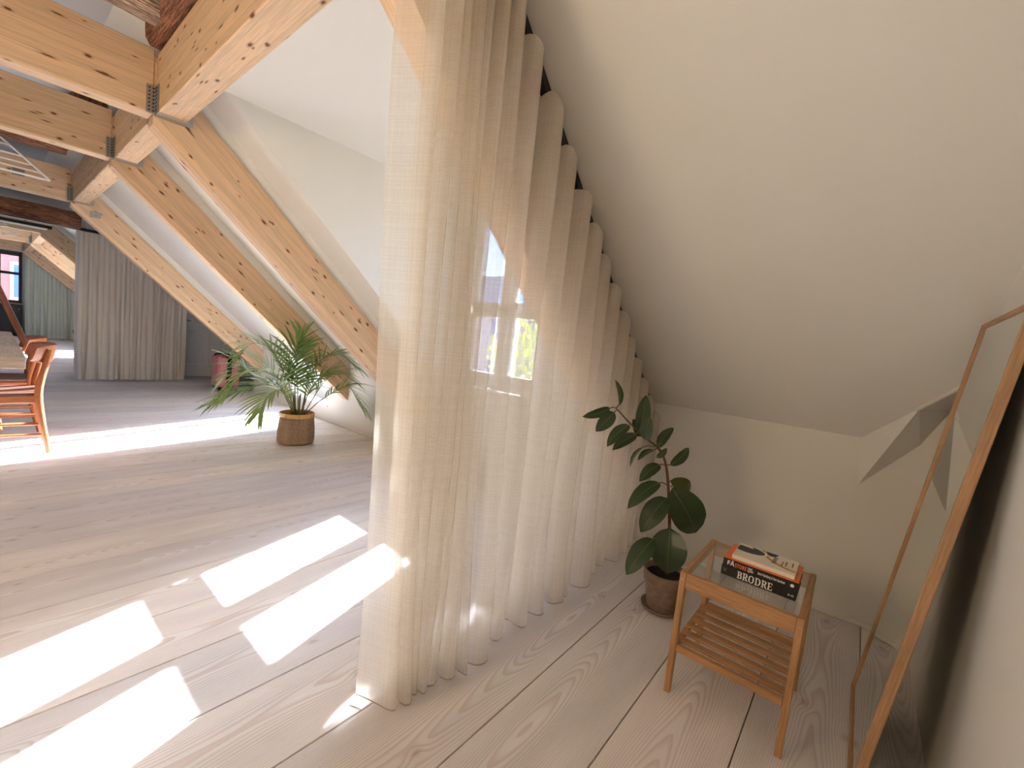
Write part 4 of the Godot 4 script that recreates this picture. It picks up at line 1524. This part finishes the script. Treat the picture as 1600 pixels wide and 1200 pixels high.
# ---------------------------------------------------------------- outside the windows
func house(called: String, label: String, at: Vector3, s: Vector3, turn: float, wall: Material, rows: int, cols: int, pitch: float) -> void:
	# wall towards local +z, gable roof along x
	var t := thing(called, label, "building", at, turn)
	var g := G.new()
	g.ab(Vector3(-s.x * 0.5, -6, -s.z), Vector3(s.x * 0.5, s.y, 0), 0.0)
	for q in g.v.size(): g.t[q] = Vector2(g.v[q].x, g.v[q].y) * 0.4
	part(t, "wall", g, wall)
	var r := G.new()
	var ps := PackedVector2Array([Vector2(-s.z - 0.4, s.y), Vector2(0.4, s.y), Vector2(-s.z * 0.5, s.y + pitch)])
	for e in ps.size(): ps[e] = Vector2(-ps[e].x, ps[e].y)
	ps.reverse()
	r.prism(ps, -s.x * 0.5 - 0.3, s.x * 0.5 + 0.3)
	var ro := part(t, "roof", r, M.roof_slate)
	ro.rotation.y = PI / 2
	ro.position = Vector3(0, 0, 0)
	for a in rows:
		for b in cols:
			var x := -s.x * 0.5 + s.x * (b + 0.5) / cols
			var y := s.y - 1.9 - 2.6 * a
			var f := G.new()
			for e in [[-0.6, -0.5, 0, 1.5], [0.5, 0.6, 0, 1.5], [-0.5, 0.5, 0, 0.1], [-0.5, 0.5, 1.4, 1.5], [-0.04, 0.04, 0.1, 1.4]]:
				f.ab(Vector3(x + e[0], y + e[2], 0.0), Vector3(x + e[1], y + e[3], 0.08), 0.0)
			var fo := part(t, "window", f, M.white_paint)
			var p := G.new()
			p.ab(Vector3(x - 0.5, y + 0.1, 0.0), Vector3(x + 0.5, y + 1.4, 0.03), 0.0)
			part(fo, "pane", p, M.blue_glass)

func tree(called: String, label: String, at: Vector3, centre: Vector3, rad: Vector3, n: int, m: Material, sd: int) -> void:
	var t := thing(called, label, "tree", at, 0, "trees outside the window")
	var tr := G.new()
	tr.tube([Vector3.ZERO, centre * 0.5 + Vector3(0.05, 0, 0.04), centre, centre + Vector3(0, rad.y * 0.7, 0)], [0.16, 0.11, 0.06, 0.02], 9)
	part(t, "trunk", tr, M.stem_bark)
	var r := RandomNumberGenerator.new()
	r.seed = sd
	var g := G.new()
	for k in n:
		var d := Vector3(r.randfn(), r.randfn(), r.randfn()).normalized() * pow(r.randf(), 0.42)
		var c := centre + d * rad
		var ax := Vector3(r.randfn(), r.randfn() - 0.4, r.randfn()).normalized()
		var sd2 := ax.cross(Vector3(r.randfn(), r.randfn(), r.randfn())).normalized()
		var l := r.randf_range(0.045, 0.075)
		g.quad(c - ax * l, c + sd2 * l * 0.55, c + ax * l, c - sd2 * l * 0.55)
	var cr := part(t, "crown", g, m)
	cr.set_meta("kind", "stuff")

func outside() -> void:
	house("brick_house", "red brick house with white windows seen through the far dark-framed window", Vector3(1.2, 4.0, -27.0), Vector3(14, 4.0, 6), 0.0, M.brick_far, 3, 7, 3.0)
	house("pale_house", "pale rendered house with a slate roof seen through the sheer curtain", Vector3(22.0, 1.2, -21.0), Vector3(16, 2.2, 8), -PI / 2, M.render_pale, 2, 6, 3.2)
	tree("leafy_tree", "yellow-green tree outside the dormer window, seen through the sheer curtain", Vector3(7.6, -6.0, -4.9), Vector3(0, 6.9, 0), Vector3(1.5, 1.35, 1.7), 3200, M.tree_leaf_light, 3)
	tree("leafy_tree", "taller dark green tree outside, on the sunny side of the dormer", Vector3(7.0, -6.0, -2.72), Vector3(0, 10.1, 0), Vector3(1.0, 1.35, 0.62), TREE_LEAVES, M.tree_leaf, 9)
	# own roof below the dormers
	var r := G.new()
	r.prism(slope_poly(AR - 0.8, 3.1, K + 2.6, 0.22), ZE - 0.2, 0.46)
	struct("roof_outer", r, M.outer)

# ---------------------------------------------------------------- build
func _ready() -> void:
	rng.seed = 1
	# camera: very wide lens, rolled a little
	var cam := Camera3D.new()
	cam.name = "camera"
	cam.keep_aspect = Camera3D.KEEP_HEIGHT
	cam.fov = 2.0 * rad_to_deg(atan(600.0 / 672.0))
	var rx := Vector3(0.6333632, 0.10613046, 0.76654249)
	var ry := Vector3(0.0, 0.99055095, -0.13714521)
	var rz := Vector3(-0.77385467, 0.08686273, 0.62737852)
	cam.transform = Transform3D(Basis(rx, ry, rz).orthonormalized(), Vector3(0, 1.163, 0))
	cam.near = 0.02
	cam.far = 200.0
	add_child(cam)
	cam.current = true
	var env := Environment.new()
	env.tonemap_mode = Environment.TONE_MAPPER_LINEAR
	env.tonemap_exposure = 1.5
	env.background_mode = Environment.BG_SKY
	var sm := ProceduralSkyMaterial.new()
	sm.sky_top_color = rgb(96, 150, 222)
	sm.sky_horizon_color = rgb(196, 214, 234)
	sm.ground_horizon_color = rgb(150, 146, 140)
	sm.ground_bottom_color = rgb(110, 106, 100)
	sm.energy_multiplier = 7.0
	var sky := Sky.new()
	sky.sky_material = sm
	env.sky = sky
	env.sdfgi_enabled = true
	env.ssao_enabled = true
	env.ssil_enabled = true
	var we := WorldEnvironment.new()
	we.name = "world"
	we.environment = env
	add_child(we)
	var sun := DirectionalLight3D.new()
	sun.name = "sun"
	sun.light_energy = 22.0
	sun.light_color = rgb(232, 242, 255)
	sun.light_angular_distance = 0.6
	sun.shadow_enabled = true
	sun.look_at_from_position(Vector3.ZERO, Vector3(-0.827, -0.5055, 0.256), Vector3.UP)
	add_child(sun)

	materials()
	roof()
	the_floor()
	frame()
	sheer_curtain()
	mirror()
	nightstand()
	books()
	rubber_plant()
	palm()
	dining()
	far_things()
	paper_lamp()
	outside()
